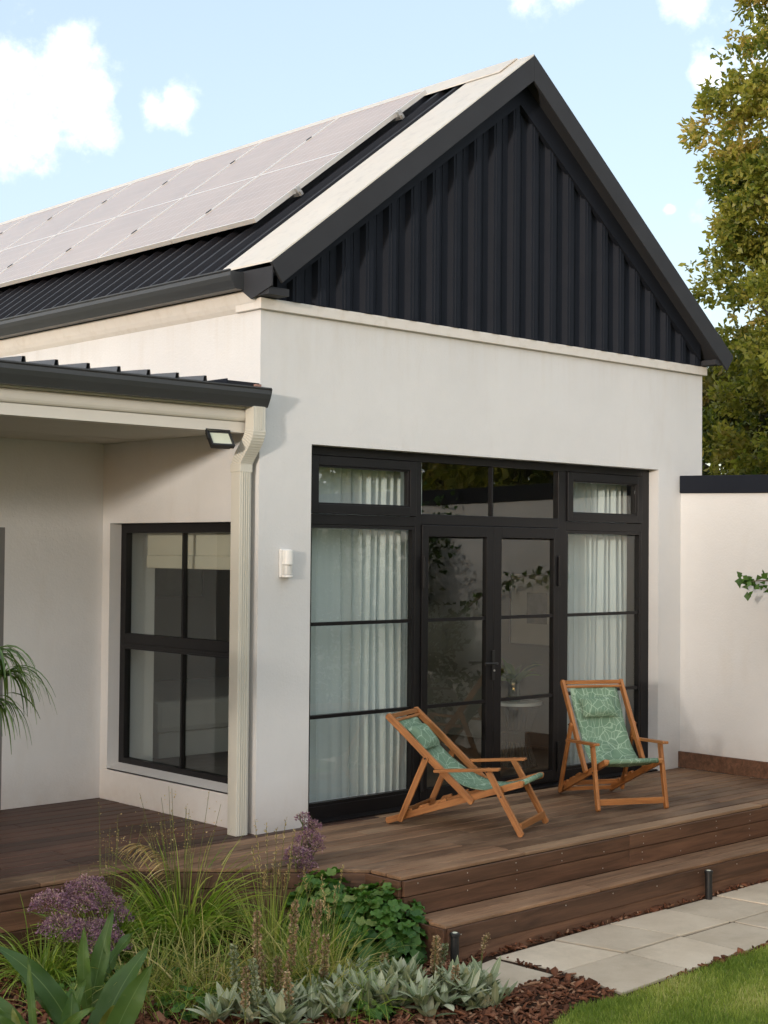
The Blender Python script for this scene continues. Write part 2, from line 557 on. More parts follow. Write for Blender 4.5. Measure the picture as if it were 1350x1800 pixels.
def np_mesh(name, verts, faces, mat, parent=None, rnd=None, mid=None, smooth=False):
    """verts (n,3), faces (m,k) arrays; rnd one value a face; mid one value a vertex"""
    verts = np.asarray(verts, np.float32); faces = np.asarray(faces, np.int32)
    me = bpy.data.meshes.new(name)
    nf, k = faces.shape
    me.vertices.add(len(verts)); me.vertices.foreach_set('co', verts.ravel())
    me.loops.add(nf * k); me.loops.foreach_set('vertex_index', faces.ravel())
    me.polygons.add(nf); me.polygons.foreach_set('loop_start', np.arange(0, nf * k, k, dtype=np.int32))
    me.update(calc_edges=True)
    if rnd is not None:
        a = me.attributes.new('rnd', 'FLOAT', 'FACE'); a.data.foreach_set('value', np.asarray(rnd, np.float32))
    if mid is not None:
        a = me.attributes.new('mid', 'FLOAT', 'POINT'); a.data.foreach_set('value', np.asarray(mid, np.float32))
    me.validate()
    return link(name, me, mat, parent, smooth)


RNG = np.random.default_rng(11)


def unit(a):
    return a / np.maximum(np.linalg.norm(a, axis=-1, keepdims=True), 1e-9)


def ribbons(base, dirs, length, width, droop, segs=5, taper=.15, side=None, fold=0.0, curl=0.0, rnd=None, belly=False):
    """curved leaf blades: returns verts, quads, rnd, mid. base, dirs (n,3)"""
    n = len(base)
    length = np.broadcast_to(length, (n,)); width = np.broadcast_to(width, (n,)); droop = np.broadcast_to(droop, (n,))
    d = unit(dirs)
    if side is None:
        side = np.cross(d, np.array([0, 0, 1.0])) + RNG.normal(0, .25, (n, 3))
    side = unit(side)
    rows = []
    p = base.copy(); cur = d.copy()
    cols = 3 if fold else 2
    for i in range(segs + 1):
        t = i / segs
        if belly:
            wd = width * (math.sin(math.pi * min(1, .12 + t * .88)) ** .75) * (1 - .0 * t) + width * .02
        else:
            wd = width * (1 - (1 - taper) * t ** 1.6)
        up = np.cross(side, cur)
        if cols == 3:
            rows.append(np.stack([p - side * wd[:, None] / 2 + up * (fold * wd[:, None]), p, p + side * wd[:, None] / 2 + up * (fold * wd[:, None])], 1))
        else:
            rows.append(np.stack([p - side * wd[:, None] / 2, p + side * wd[:, None] / 2], 1))
        step = (length / segs)[:, None]
        p = p + cur * step
        cur = unit(cur + np.array([0, 0, -1.0]) * (droop / segs)[:, None])
    V = np.stack(rows, 1)                                 # n, segs+1, cols, 3
    idx = np.arange(n * (segs + 1) * cols).reshape(n, segs + 1, cols)
    F = []
    for c in range(cols - 1):
        F.append(np.stack([idx[:, :-1, c], idx[:, :-1, c + 1], idx[:, 1:, c + 1], idx[:, 1:, c]], -1))
    F = np.stack(F, 2).reshape(-1, 4)
    r = RNG.random(n) if rnd is None else np.asarray(rnd)
    r = np.repeat(r, segs * (cols - 1))
    mid = np.tile(np.array([1, 0, 1.0] if cols == 3 else [1, 1.0]), n * (segs + 1))
    return V.reshape(-1, 3), F, r, mid


def merge(parts):
    vs, fs, rs, ms = [], [], [], []; k = 0
    for v, f, r, m in parts:
        vs.append(v); fs.append(f + k); rs.append(r); ms.append(m); k += len(v)
    return np.concatenate(vs), np.concatenate(fs), np.concatenate(rs), np.concatenate(ms)


def leaf_quads(pos, nrm, size, rnd=None, aspect=.55, bend=.25):
    """small folded leaves: 2 quads each (6 verts)"""
    n = len(pos)
    size = np.broadcast_to(size, (n,))[:, None]
    d = unit(nrm)
    s = unit(np.cross(d, RNG.normal(0, 1, (n, 3))))
    up = np.cross(s, d)
    w = size * aspect / 2
    a = pos; b = pos + d * size * .55; c = pos + d * size - up * size * bend
    V = np.stack([a, b + s * w + up * w * .4, c, b - s * w + up * w * .4], 1).reshape(-1, 3)
    F = np.arange(n * 4).reshape(n, 4)
    r = RNG.random(n) if rnd is None else rnd
    return V, F, r, np.ones(len(V))


# ================================================================== THE SETTING
gm = MB().quad((-150, -150, -.62), (150, -150, -.62), (150, 150, -.62), (-150, 150, -.62)).build('ground', GROUND)
tag(gm, kind='structure')

# lawn: front right, edge runs in front of the pavers
LAWN_POLY = [(-1.6, -3.6), (-.52, -2.96), (-.1, -2.80), (.25, -2.86), (.9, -2.84), (1.45, -2.82), (3.0, -2.80), (4.7, -2.79), (4.7, -12), (-12, -12), (-12, -6.0), (-4, -5.2)]
lm = MB()
lm.prism(LAWN_POLY, 'z', -.60, -.462)
lawn = tag(lm.build('lawn', LAWN), kind='structure')
bm_ = MB()
bm_.prism([(-12, -6.0), (-4, -5.2), (-1.6, -3.6), (-.52, -2.96), (-.1, -2.80), (.25, -2.86), (4.7, -2.80), (4.7, -1.0), (-.1, -1.0), (-1.2, .2), (-12, .2)], 'z', -.605, -.463)
bed = tag(bm_.build('garden_bed', SOIL), kind='structure')


def inside(poly, x, y):
    p = np.array(poly); r = np.zeros(len(x), bool); j = len(p) - 1
    for i in range(len(p)):
        c = ((p[i, 1] > y) != (p[j, 1] > y)) & (x < (p[j, 0] - p[i, 0]) * (y - p[i, 1]) / (p[j, 1] - p[i, 1] + 1e-12) + p[i, 0])
        r ^= c; j = i
    return r


def lawn_grass():
    n = 200000
    x = RNG.uniform(-1.7, 4.2, n); y = RNG.uniform(-4.6, -2.76, n)
    k = inside(LAWN_POLY, x, y + RNG.normal(0, .012, n))
    # thin out where the camera does not look closely
    x, y = x[k], y[k]
    n = len(x)
    base = np.stack([x, y, np.full(n, -.465)], 1)
    d = np.stack([RNG.normal(0, .55, n), RNG.normal(0, .55, n), np.ones(n)], 1)
    h = RNG.uniform(.018, .042, n)
    r = np.clip(RNG.normal(.36, .24, n) + .42 * (np.sin(x * 5 + 1.3 * np.sin(y * 7)) * np.sin(y * 6)), 0, 1)
    v, f, r, m = ribbons(base, d, h, RNG.uniform(.004, .007, n), .9, segs=1, taper=.2, rnd=r)
    return np_mesh('lawn_grass', v, f, GRASSM, None, r)


tag(lawn_grass(), 'short green lawn grass in front of the pavers', 'grass', kind='stuff')

# stepping path of concrete pavers
path = tag(empty('path', (0, 0, -.45)), kind='structure')
PAVERS = [
    # four corners (x, y) seen from above, height of the top
    [(.262, -1.905), (.785, -1.895), (.872, -2.345), (.330, -2.345)],
    [(.800, -1.893), (1.325, -1.885), (1.425, -2.340), (.890, -2.345)],
    [(1.340, -1.885), (1.925, -1.885), (1.975, -2.340), (1.442, -2.340)],
    [(1.945, -1.885), (2.480, -1.885), (2.530, -2.340), (1.995, -2.340)],
    [(2.500, -1.885), (3.040, -1.880), (3.080, -2.335), (2.550, -2.340)],
    [(3.060, -1.880), (3.600, -1.880), (3.640, -2.335), (3.100, -2.335)],
    [(.315, -2.365), (.872, -2.362), (.862, -2.800), (.244, -2.826)],
    [(.892, -2.362), (1.425, -2.360), (1.425, -2.785), (.882, -2.800)],
    [(1.446, -2.360), (1.980, -2.358), (1.990, -2.780), (1.446, -2.785)],
    [(2.000, -2.358), (2.540, -2.356), (2.550, -2.775), (2.010, -2.780)],
    [(2.560, -2.356), (3.090, -2.352), (3.100, -2.775), (2.570, -2.775)],
    [(3.110, -2.352), (3.650, -2.350), (3.660, -2.775), (3.120, -2.775)],
    [(-.185, -1.985), (.235, -1.915), (.255, -2.350), (-.225, -2.378)],
    [(-.80, -1.36), (-.36, -1.50), (-.40, -1.80), (-.93, -1.74)],
    [(-.52, -1.86), (-.22, -1.96), (-.42, -2.30), (-.86, -2.22)],
    [(-1.05, -.95), (-.70, -1.12), (-.80, -1.30), (-1.18, -1.20)],
]
for i, q in enumerate(PAVERS):
    c = np.mean(np.array(q), 0)
    top = 0.0 + (RNG.uniform(-.006, .006) if i < 12 else -.008)
    m = MB().prism([(x - c[0], y - c[1]) for x, y in q], 'z', -.05, 0.0)
    o = m.build('paver', PAVE, path, bevel=.006)
    o.location = (c[0], c[1], top); o.rotation_euler = (RNG.uniform(-.006, .006), RNG.uniform(-.006, .006), 0)


def on_paver(x, y, g=.0):
    r = np.zeros(len(x), bool)
    for q in PAVERS:
        c = np.mean(np.array(q), 0)
        r |= inside([(c[0] + (a - c[0]) * (1 + g), c[1] + (b - c[1]) * (1 + g)) for a, b in q], x, y)
    return r


def mulch():
    n = 30000
    x = RNG.uniform(-2.6, 4.5, n); y = RNG.uniform(-3.0, -.3, n)
    dx = (x > -.1)
    keep = inside([(-2.6, -3.0), (-1.2, -3.2), (-.52, -2.93), (-.1, -2.78), (.25, -2.83), (4.5, -2.79), (4.5, -1.84), (-.1, -1.84), (-.15, -1.5), (-.15, -1.2), (-1.2, -.3), (-2.6, -.3)], x, y)
    keep &= ~on_paver(x, y, .045)
    x, y = x[keep], y[keep]; n = len(x)
    near = np.clip((x + .1) * 0 + np.where((y > -2.0) & (x > -.2), 1, 0), 0, 1)
    z = -.462 + RNG.uniform(0, .02, n) + near * .012 + np.where(on_paver(x, y), .02, 0)
    L_ = RNG.gamma(3.0, .011, n) + .012; W_ = L_ * RNG.uniform(.18, .55, n)
    d = unit(np.stack([RNG.normal(0, 1, n), RNG.normal(0, 1, n), RNG.normal(0, .45, n)], 1))
    s = unit(np.cross(d, np.stack([RNG.normal(0, .7, n), RNG.normal(0, .7, n), np.ones(n)], 1)))
    u = np.cross(s, d)
    p = np.stack([x, y, z], 1)
    T = RNG.uniform(.0012, .004, n)[:, None]
    L_, W_ = L_[:, None], W_[:, None]
    co = []
    for t in (1, -1):
        co += [p - d * L_ / 2 - s * W_ * .4 + u * T * t, p - d * L_ * .1 - s * W_ * .55 + u * T * (t + .8), p + d * L_ / 2 - s * W_ * .2 + u * T * t,
               p + d * L_ * .42 + s * W_ * .4 + u * T * t, p - d * L_ * .4 + s * W_ * .5 + u * T * (t - .5)]
    V = np.stack(co, 1).reshape(-1, 3)
    i0 = (np.arange(n) * 10)[:, None]
    tri = np.array([[0, 1, 2], [0, 2, 3], [0, 3, 4], [5, 7, 6], [5, 8, 7], [5, 9, 8], [0, 5, 6], [0, 6, 1], [1, 6, 7], [1, 7, 2], [2, 7, 8], [2, 8, 3], [3, 8, 9], [3, 9, 4], [4, 9, 5], [4, 5, 0]])
    F = (i0[:, :, None] + tri[None]).reshape(-1, 3)
    r = np.repeat(np.clip(RNG.beta(1.6, 2.2, n), 0, 1), len(tri))
    return np_mesh('bark_mulch', V, F, CHIP, None, r)


tag(mulch(), 'red brown bark chip mulch between the pavers and the step', 'mulch', kind='stuff')

# ================================================================== HOUSE
W = 5.04
AX, AZ_ = 2.505, 5.724                   # ridge
PITCH = R(37.4)
TP = math.tan(PITCH)
YB = 11.0                                # back of the wing


def roof_z(x):
    return AZ_ - abs(x - AX) * TP


house = tag(empty('house', (0, 0, 0)), 'white plastered house wing with charcoal metal gable, pitched roof and side veranda', 'house')

# --- walls
OX0, OX1, OZ = .4527, 4.395, 2.60
T = .24
w = MB()
w.box(0, OX0, 0, T, -.5, 3.4735)
w.box(OX1, W, 0, T, -.5, 3.4735)
w.box(OX0, OX1, 0, T, OZ, 3.4735)
w.box(OX0, OX1, .002, T, -.5, -.012)
w.build('wall', WALL, house)
tag(house.children[-1], 'front wall below the gable, with the wide door opening')
# side wall with window opening
WY0, WY1, WZ0, WZ1 = .245, 1.80, .2335, 2.0634
s_ = MB()
s_.box(0.001, .22, WY1, YB, -.5, 3.4735)
s_.box(0.001, .22, T, WY1, -.5, WZ0)
s_.box(0.001, .22, T, WY1, WZ1, 3.4735)
tag(s_.build('wall', WALL, house), 'side wall with the square window under the veranda')
# right side wall + back
r_ = MB()
r_.box(W - .22, W - .001, T, YB, -.5, 3.4735)
r_.box(.22, W - .22, YB - .2, YB - .001, -.5, 3.47)
r_.build('wall', WALL, house)
# gable backing above the band
g_ = MB()
g_.prism([(.12, 3.474), (W - .12, 3.474), (AX, roof_z(AX) - .16)], 'y', .03, .2)
g_.build('gable_backing', DARKM, house)
# sloping sill of the side window
MB().prism([(.001, WZ0 - .0), (.10, WZ0 + .035), (.10, WZ0 - .01), (.001, WZ0 - .01)], 'y', WY0, WY1).build('window_sill', WALL, house)
# veranda back wall, with a recess at the far left
VX = -.812
b_ = MB()
b_.box(VX, 0, 1.90, 2.12, -.5, 2.9)
b_.box(-6.0, VX - 1.5, 1.90, 2.12, -.5, 2.9)
b_.box(VX - 1.5, VX, 1.90, 2.12, 2.02, 2.9)
tag(b_.build('wall', WALL, house), 'recessed wall at the back of the veranda')

DOORG = m_flat('grey_door_paint', (.16, .155, .15), .5)
MB().box(VX - 1.5, VX - .001, 1.903, 1.95, 0, 2.02).build('veranda_door', DOORG, house)
# --- cream band under the cladding and eave fascia on the side
MB().box(-.03, W + .03, -.035, .24, 3.4735, 3.548).build('band', TRIM, house, bevel=.004)
f_ = MB()
f_.prism([(-.045, 3.605), (-.055, 3.59), (-.035, 3.53), (-.02, 3.50), (-.0, 3.4737), (.2, 3.4737), (.2, 3.605)], 'y', .02, YB)
f_.build('eave_fascia', TRIM, house)

# --- gable cladding, one panel a rib pitch
clad = MB().quad((.11, .012, 3.548), (W - .11, .012, 3.548), (AX, .012, roof_z(AX) - .2)).build('gable_cladding', DARKM, house)
PP = .2206
x = 2.518 - 11 * PP
while x < W - .1:
    prof = [(0.0, -.044), (.020, -.006), (.060, -.003), (.064, -.008), (.070, -.003), (.125, -.003), (.145, -.044), (.165, -.044), (.170, -.049), (.178, -.049), (.183, -.044), (PP - .001, -.044)]
    m = MB()
    for i in range(len(prof) - 1):
        (a, ya), (b, yb) = prof[i], prof[i + 1]
        a, b = x + a, x + b
        if a < .10 or b > W - .05:
            continue
        za, zb = roof_z(a) - .17, roof_z(b) - .17
        if za < 3.56 or zb < 3.56:
            continue
        m.quad((a, ya, 3.549), (b, yb, 3.549), (b, yb, zb), (a, ya, za))
    if m.f:
        m.build('cladding_panel', DARKM, clad)
    x += PP
# flashing strip where cladding meets soffit
m = MB()
for sgn in (-1, 1):
    xe = AX + sgn * 2.42
    zt = -.12
    m.prism([(AX, roof_z(AX) + zt), (xe, roof_z(xe) + zt), (xe, roof_z(xe) + zt - .155), (AX, roof_z(AX) + zt - .235)][::sgn], 'y', -.062, -.02)
m.build('rake_trim', DARKM, house)
# soffit under the overhang
m = MB()
for sgn, xe in ((-1, .02), (1, 5.12)):
    m.prism([(AX, roof_z(AX) - .12), (xe, roof_z(xe) - .12), (xe, roof_z(xe) - .14), (AX, roof_z(AX) - .14)][::sgn], 'y', -.185, .05)
m.build('soffit', BARGE, house)
# barge boards on the gable face
YF = -.20
nx, nz = math.sin(PITCH), math.cos(PITCH)
for sgn, xe in ((-1, -.074), (1, 5.235)):
    ze = roof_z(xe)
    h = .197
    # end cut square to the slope
    cut = h * nz
    xb, zb = xe - sgn * nx * cut, ze - nz * cut
    poly = [(AX, AZ_), (xe, ze), (xb, zb), (AX, AZ_ - h)]
    MB().prism(poly[::sgn], 'y', YF, YF + .022).build('barge_board', BARGE, house, bevel=.003)
# closing plates at the eaves
m = MB()
m.prism([(-.2, 3.728), (-.2, 3.60), (.02, 3.535), (.12, 3.60), (.12, 3.73)], 'x', -.070, -.060)
m.box(-.06, .11, -.16, .02, 3.552, 3.60)
m.build('eave_closer', BARGE, house)
m = MB()
m.prism([(-.19, 3.71), (-.19, 3.60), (.02, 3.555), (YB, 3.555), (YB, 3.71)], 'x', 5.085, 5.10)
m.box(4.98, 5.085, -.18, .02, 3.555, 3.60)
m.build('eave_closer', BARGE, house)

# --- roof: ribbed sheets, one object a rib
SL = 2.58 / math.cos(PITCH)
roof = empty('roof'); roof.parent = house
RP = .1956
prof = [(0, 0), (.012, 0), (.024, .034), (.052, .034), (.064, 0), (RP, 0)]
m = MB()
for i in range(len(prof) - 1):
    (a, ha), (b, hb) = prof[i], prof[i + 1]
    m.quad((0, a, ha), (SL, a, ha), (SL, b, hb), (0, b, hb))
me = bpy.data.meshes.new('roof_panel'); me.from_pydata(m.v, [], m.f); me.materials.append(ROOFM)
y = .30
k = 0
while y < YB and k < 54:
    inst('roof_panel', me, roof, (AX, y + RP, AZ_ - .035), (0, PITCH, math.pi))
    inst('roof_panel', me, roof, (AX, y, AZ_ - .035), (0, PITCH, 0))
    y += RP; k += 1
MB().prism([(AX, AZ_ - .05), (AX - 2.56, AZ_ - .05 - 2.56 * TP), (AX - 2.5, AZ_ - .12 - 2.56 * TP), (AX, AZ_ - .12), (AX + 2.5, AZ_ - .12 - 2.56 * TP), (AX + 2.56, AZ_ - .05 - 2.56 * TP)], 'y', .03, YB).build('roof_deck', ROOFM, roof)
# barge cap over the verge and ridge cap; pale metal colour holds the glare
for sgn, xe in ((-1, -.072), (1, 5.232)):
    t = .014
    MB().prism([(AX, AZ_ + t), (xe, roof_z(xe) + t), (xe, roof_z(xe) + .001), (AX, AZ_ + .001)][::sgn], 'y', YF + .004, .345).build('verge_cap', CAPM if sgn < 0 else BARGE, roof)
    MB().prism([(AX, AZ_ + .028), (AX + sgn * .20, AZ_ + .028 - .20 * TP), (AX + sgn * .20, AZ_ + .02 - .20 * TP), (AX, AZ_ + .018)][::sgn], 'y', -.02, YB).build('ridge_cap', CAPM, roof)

# --- eave gutter on the side (ogee)
def gutter_profile(x0, z1, sx=-1):
    """outer profile from the back top round to the front top; x0 = back, z1 = top"""
    return [(0, 0), (0, -.115), (.075, -.115), (.083, -.098), (.105, -.060), (.117, -.030), (.117, -.004), (.127, .004), (.127, .012), (.108, .012), (.108, -.004), (.106, -.026), (.092, -.056), (.070, -.095), (.066, -.105), (.010, -.105), (.010, 0)]


gp = [(-.065 - a, 3.722 + b) for a, b in gutter_profile(0, 0)]
MB().prism(gp, 'y', .105, YB).build('gutter', GUTTER, house)
MB().prism([(-.065, 3.722), (-.065, 3.607), (-.140, 3.607), (-.170, 3.662), (-.182, 3.692), (-.182, 3.722)], 'y', .098, .104).build('gutter_end_cap', GUTTER, house)

# --- veranda: gutter, fascia, beam, ceiling, ribbed roof
ver = empty('veranda_roof'); ver.parent = house
gp = [(-.022 - a * .93, 2.925 + b) for a, b in gutter_profile(0, 0)]
MB().prism(gp, 'x', -6.0, -.012).build('gutter', GUTTER, ver)
MB().prism([(-.022, 2.925), (-.022, 2.81), (-.092, 2.81), (-.12, 2.865), (-.131, 2.895), (-.139, 2.93), (-.12, 2.937)], 'x', -.0118, -.006).build('gutter_end_cap', GUTTER, ver)
cyl = [(.02 - .028 * math.cos(a), 2.757 + .042 * math.sin(a)) for a in np.linspace(-1.57, 1.57, 9)]
MB().prism(cyl + [(.10, 2.80), (.10, 2.71)], 'x', -6.0, -.10).build('fascia_bead', BEAM, ver)
MB().box(-6.0, -.10, .015, .12, 2.643, 2.712).build('beam', BEAM, ver)
MB().box(-.0995, -.0005, .035, .12, 2.643, 2.80).build('beam_end', BEAM, ver)
yy = .121; k = 0
while yy < 1.895:
    y1 = min(yy + .60, 1.897)
    MB().box(-6.0, -.001, yy + .002, y1 - .002, 2.662 + .001 * (k % 2), 2.68).build('ceiling_board', CEIL, ver)
    yy = y1; k += 1
VP = .2155
vs = math.radians(2.6)
prof = [(0, 0), (.014, 0), (.024, .060), (.044, .060), (.054, 0), (VP, 0)]
m = MB()
Lr = 2.0
for i in range(len(prof) - 1):
    (a, ha), (b, hb) = prof[i], prof[i + 1]
    m.quad((a, 0, ha), (b, 0, hb), (b, Lr, hb), (a, Lr, ha))
    m.quad((a, 0, ha - .003), (a, Lr, ha - .003), (b, Lr, hb - .003), (b, 0, hb - .003))
GALV = m_flat('grey_veranda_sheet', (.085, .09, .10), .45, .2, .5, .2, 6)
me = bpy.data.meshes.new('roof_panel'); me.from_pydata(m.v, [], m.f); me.materials.append(GALV)
x = -.466 - .05
for k in range(26):
    inst('roof_panel', me, ver, (x - k * VP, -.045, 2.925), (vs, 0, 0))
m = MB(); m.box(-.30, -.012, -.03, 1.85, 2.93, 2.934); m.box(-.30, -.29, -.03, 1.85, 2.934, 2.985)
m.build('apron_flashing', DARKM, ver)
MB().box(-.070, -.025, -.045, -.02, 2.938, 2.966).build('packer', RUSTY, ver)
MB().box(-.285, -.015, -.010, .5, 2.936, 2.978).build('shaded_gap_strip', ROOFM, ver)  # dark box put in as the shaded gap behind the gutter end
MB().box(-6, -.012, -.012, .14, 2.80, 2.922).build('fascia_board', BEAM, ver)

# --- downpipe with swan-neck
dp = empty('downpipe'); dp.parent = house
m = MB()
m.box(-.145, -.050, .018, .115, .0, 2.43)
for xx in (-.125, -.107, -.089, -.071):
    m.box(xx - .004, xx + .004, .012, .019, .0, 2.42)
m.build('pipe', PIPE, dp, bevel=.006)
# the two bends as swept rectangles
def sweep(pts, wx, wy):
    m = MB(); n = len(pts); k = 0
    for i, p in enumerate(pts):
        a = Vector(pts[max(i - 1, 0)]); b = Vector(pts[min(i + 1, n - 1)]); d = (b - a).normalized()
        s = Vector((1, 0, 0)); u = d.cross(s).normalized()
        g = 1.0 + (.035 if i % 2 else 0)
        for sx, sy in ((-1, -1), (1, -1), (1, 1), (-1, 1)):
            m.v.append(tuple(Vector(p) + s * (sx * wx / 2 * g) + u * (sy * wy / 2 * g)))
    for i in range(n - 1):
        for j in range(4):
            jj = (j + 1) % 4
            m.f.append([i * 4 + j, i * 4 + jj, (i + 1) * 4 + jj, (i + 1) * 4 + j])
    return m
pts = []
for t in np.linspace(0, 1, 34):
    # smooth S from the outlet to the wall pipe
    z = 2.66 - .25 * t
    s = t * t * (3 - 2 * t)
    pts.append((-.082 - .016 * s, -.058 + .124 * s, z))
sweep(pts, .100, .090).build('bend', PIPE, dp)
m = MB(); m.box(-.130, -.034, -.103, -.013, 2.655, 2.812)
m.box(-.131, -.127, -.104, -.1035, 2.655, 2.812)
for xx in (-.110, -.094, -.078, -.062):
    m.box(xx - .003, xx + .003, -.1065, -.1025, 2.657, 2.811)
m.build('outlet', PIPE, dp, bevel=.005)
MB().box(-.150, -.045, .013, .120, 2.385, 2.44).build('collar', PIPE, dp, bevel=.004)


# --- joinery in the wide opening
def rect_frame(m, x0, x1, z0, z1, wd, y0, y1, wb=None, wt=None):
    wb = wd if wb is None else wb; wt = wd if wt is None else wt
    m.box(x0, x0 + wd, y0, y1, z0, z1); m.box(x1 - wd, x1, y0, y1, z0, z1)
    m.box(x0 + wd, x1 - wd, y0, y1, z0, z0 + wb); m.box(x0 + wd, x1 - wd, y0, y1, z1 - wt, z1)
    return m


joi = empty('door_screen', (0, 0, 0)); joi.parent = house
FY0, FY1 = .10, .16
m = MB()
m.box(OX0 + .001, .525, FY0, FY1, 0, OZ - .001); m.box(4.285, OX1 - .001, FY0, FY1, 0, OZ - .001)
m.box(.525, 4.285, FY0, FY1, OZ - .062, OZ - .001)
m.box(.525, 1.548, FY0, FY1, .002, .098); m.box(3.279, 4.285, FY0, FY1, .002, .098)
m.box(1.61, 3.178, FY0 + .01, FY1, .002, .028)
m.box(1.548, 1.61, FY0, FY1, .001, OZ - .062); m.box(3.178, 3.279, FY0, FY1, .001, OZ - .062)
m.box(1.61, 3.178, FY0, FY1, 2.072, 2.150)
m.box(.525, 1.548, FY0, FY1, 2.056, 2.128); m.box(3.279, 4.285, FY0, FY1, 2.056, 2.128)
m.build('frame', FRAME, joi, bevel=.003)


def pane(x0, x1, z0, z1, y, parent):
    return MB().quad((x0, y, z0), (x1, y, z0), (x1, y, z1), (x0, y, z1)).build('pane', GLASS, parent)


MB().box(OX0 + .001, OX1 - .001, -.004, FY0 - .0005, -.011, .010).build('threshold', FRAME, joi)
# top-hung sashes
for x0, x1 in ((.528, 1.545), (3.282, 4.282)):
    m = rect_frame(MB(), x0, x1, 2.131, OZ - .065, .066, FY0 - .016, FY1 - .006)
    rect_frame(m, x0 + .066, x1 - .066, 2.197, OZ - .131, .012, FY0 - .004, FY1 - .02)
    m.build('sash', FRAME, joi, bevel=.003)
    pane(x0 + .068, x1 - .068, 2.199, OZ - .133, FY0 + .025, joi)
# centre fanlight
pane(1.612, 2.386, 2.152, OZ - .064, FY0 + .03, joi); pane(2.406, 3.176, 2.152, OZ - .064, FY0 + .03, joi)
MB().box(2.387, 2.405, FY0 + .012, FY0 + .05, 2.151, OZ - .063).build('glazing_bar', FRAME, joi)
# fixed side lights
for x0, x1 in ((.526, 1.547), (3.280, 4.284)):
    m = rect_frame(MB(), x0, x1, .099, 2.055, .024, FY0 + .004, FY1 - .01)
    m.build('bead', FRAME, joi)
    zz = [.122, .715, 1.36, 2.032]
    for a, b in zip(zz[:-1], zz[1:]):
        pane(x0 + .025, x1 - .025, a + .012, b - .012, FY0 + .03, joi)
    for z in zz[1:-1]:
        MB().box(x0 + .0245, x1 - .0245, FY0 + .012, FY0 + .052, z - .0125, z + .0125).build('glazing_bar', FRAME, joi)
# door leaves
for i, (x0, x1, gx0, gx1) in enumerate(((1.613, 2.395, 1.678, 2.314), (2.399, 3.175, 2.484, 3.112))):
    d = empty('door', (0, 0, 0)); d.parent = house
    yb0, yb1 = FY0 - .012, FY0 + .038
    m = MB()
    m.box(x0, gx0, yb0, yb1, .03, 2.07); m.box(gx1, x1, yb0, yb1, .03, 2.07)
    m.box(gx0, gx1, yb0, yb1, .03, .115); m.box(gx0, gx1, yb0, yb1, 1.985, 2.07)
    m.build('door_frame', FRAME, d, bevel=.003)
    zz = [.115, .718, 1.361, 1.985]
    for a, b in zip(zz[:-1], zz[1:]):
        pane(gx0 + .001, gx1 - .001, a + .012, b - .012, yb0 + .024, d)
    for z in zz[1:-1]:
        MB().box(gx0 + .001, gx1 - .001, yb0 + .008, yb0 + .042, z - .0125, z + .0125).build('glazing_bar', FRAME, d)
    m = MB()
    hx = x0 + .006 if i == 0 else x1 - .006
    for z in (.22, 1.72):
        MB().tube([(hx, yb0 - .010, z - .12), (hx, yb0 - .010, z + .12)], .011, 10).build('hinge', FRAME, d)
    if i == 0:
        m = MB()
        m.box(2.372, 2.402, yb0 - .011, yb0 - .001, .88, 1.11)
        m.tube([(2.385, yb0 - .008, 1.012), (2.385, yb0 - .055, 1.012), (2.365, yb0 - .058, 1.012), (2.235, yb0 - .058, 1.016)], .009, 8)
        m.build('door_handle', BLACKPL, d)
        MB().tube([(2.39, yb0 - .012, .955), (2.39, yb0 - .018, .955)], .008, 10).build('keyhole', ALU, d)

# --- side window (frame plane x = .10)
sw = empty('window', (0, 0, 0)); sw.parent = house
FX0, FX1 = .10, .155
m = MB()
z0, z1 = .264, 2.062
m.box(FX0, FX1, WY1 - .068, WY1, z0, z1); m.box(FX0, FX1, WY0, WY0 + .068, z0, z1)
m.box(FX0, FX1, WY0 + .068, WY1 - .068, z1 - .070, z1); m.box(FX0, FX1, WY0 + .068, WY1 - .068, z0, z0 + .045)
m.box(FX0, FX1, WY0 + .068, WY1 - .068, 1.123, 1.240)
m.box(FX0 - .008, FX0 - .0005, WY0 + .03, WY1 - .03, 1.135, 1.165)
m.build('frame', FRAME, sw, bevel=.003)
for a, b in ((z0 + .046, 1.122), (1.241, z1 - .071)):
    for c, d_ in ((WY0 + .069, 1.000), (1.020, WY1 - .069)):
        MB().quad((FX0 + .03, d_, a), (FX0 + .03, c, a), (FX0 + .03, c, b), (FX0 + .03, d_, b)).build('pane', GLASS, sw)
    MB().box(FX0 + .008, FX0 + .045, 1.001, 1.019, a, b).build('glazing_bar', FRAME, sw)

MB().box(.2205, .41, WY1 + .001, WY1 + .14, 0, 2.7).build('window_reveal', WALL, house)
# --- room behind the glass
room = empty('room'); room.parent = house
m = MB()
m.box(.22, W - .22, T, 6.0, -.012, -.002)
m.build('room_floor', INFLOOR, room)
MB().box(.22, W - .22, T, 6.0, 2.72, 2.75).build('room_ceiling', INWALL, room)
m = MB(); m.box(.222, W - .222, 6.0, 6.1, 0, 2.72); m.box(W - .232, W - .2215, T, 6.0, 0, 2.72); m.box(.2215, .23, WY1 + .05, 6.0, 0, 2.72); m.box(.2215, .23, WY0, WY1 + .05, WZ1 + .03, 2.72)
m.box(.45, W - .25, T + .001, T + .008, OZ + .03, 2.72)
m.build('room_wall', INWALL, room)

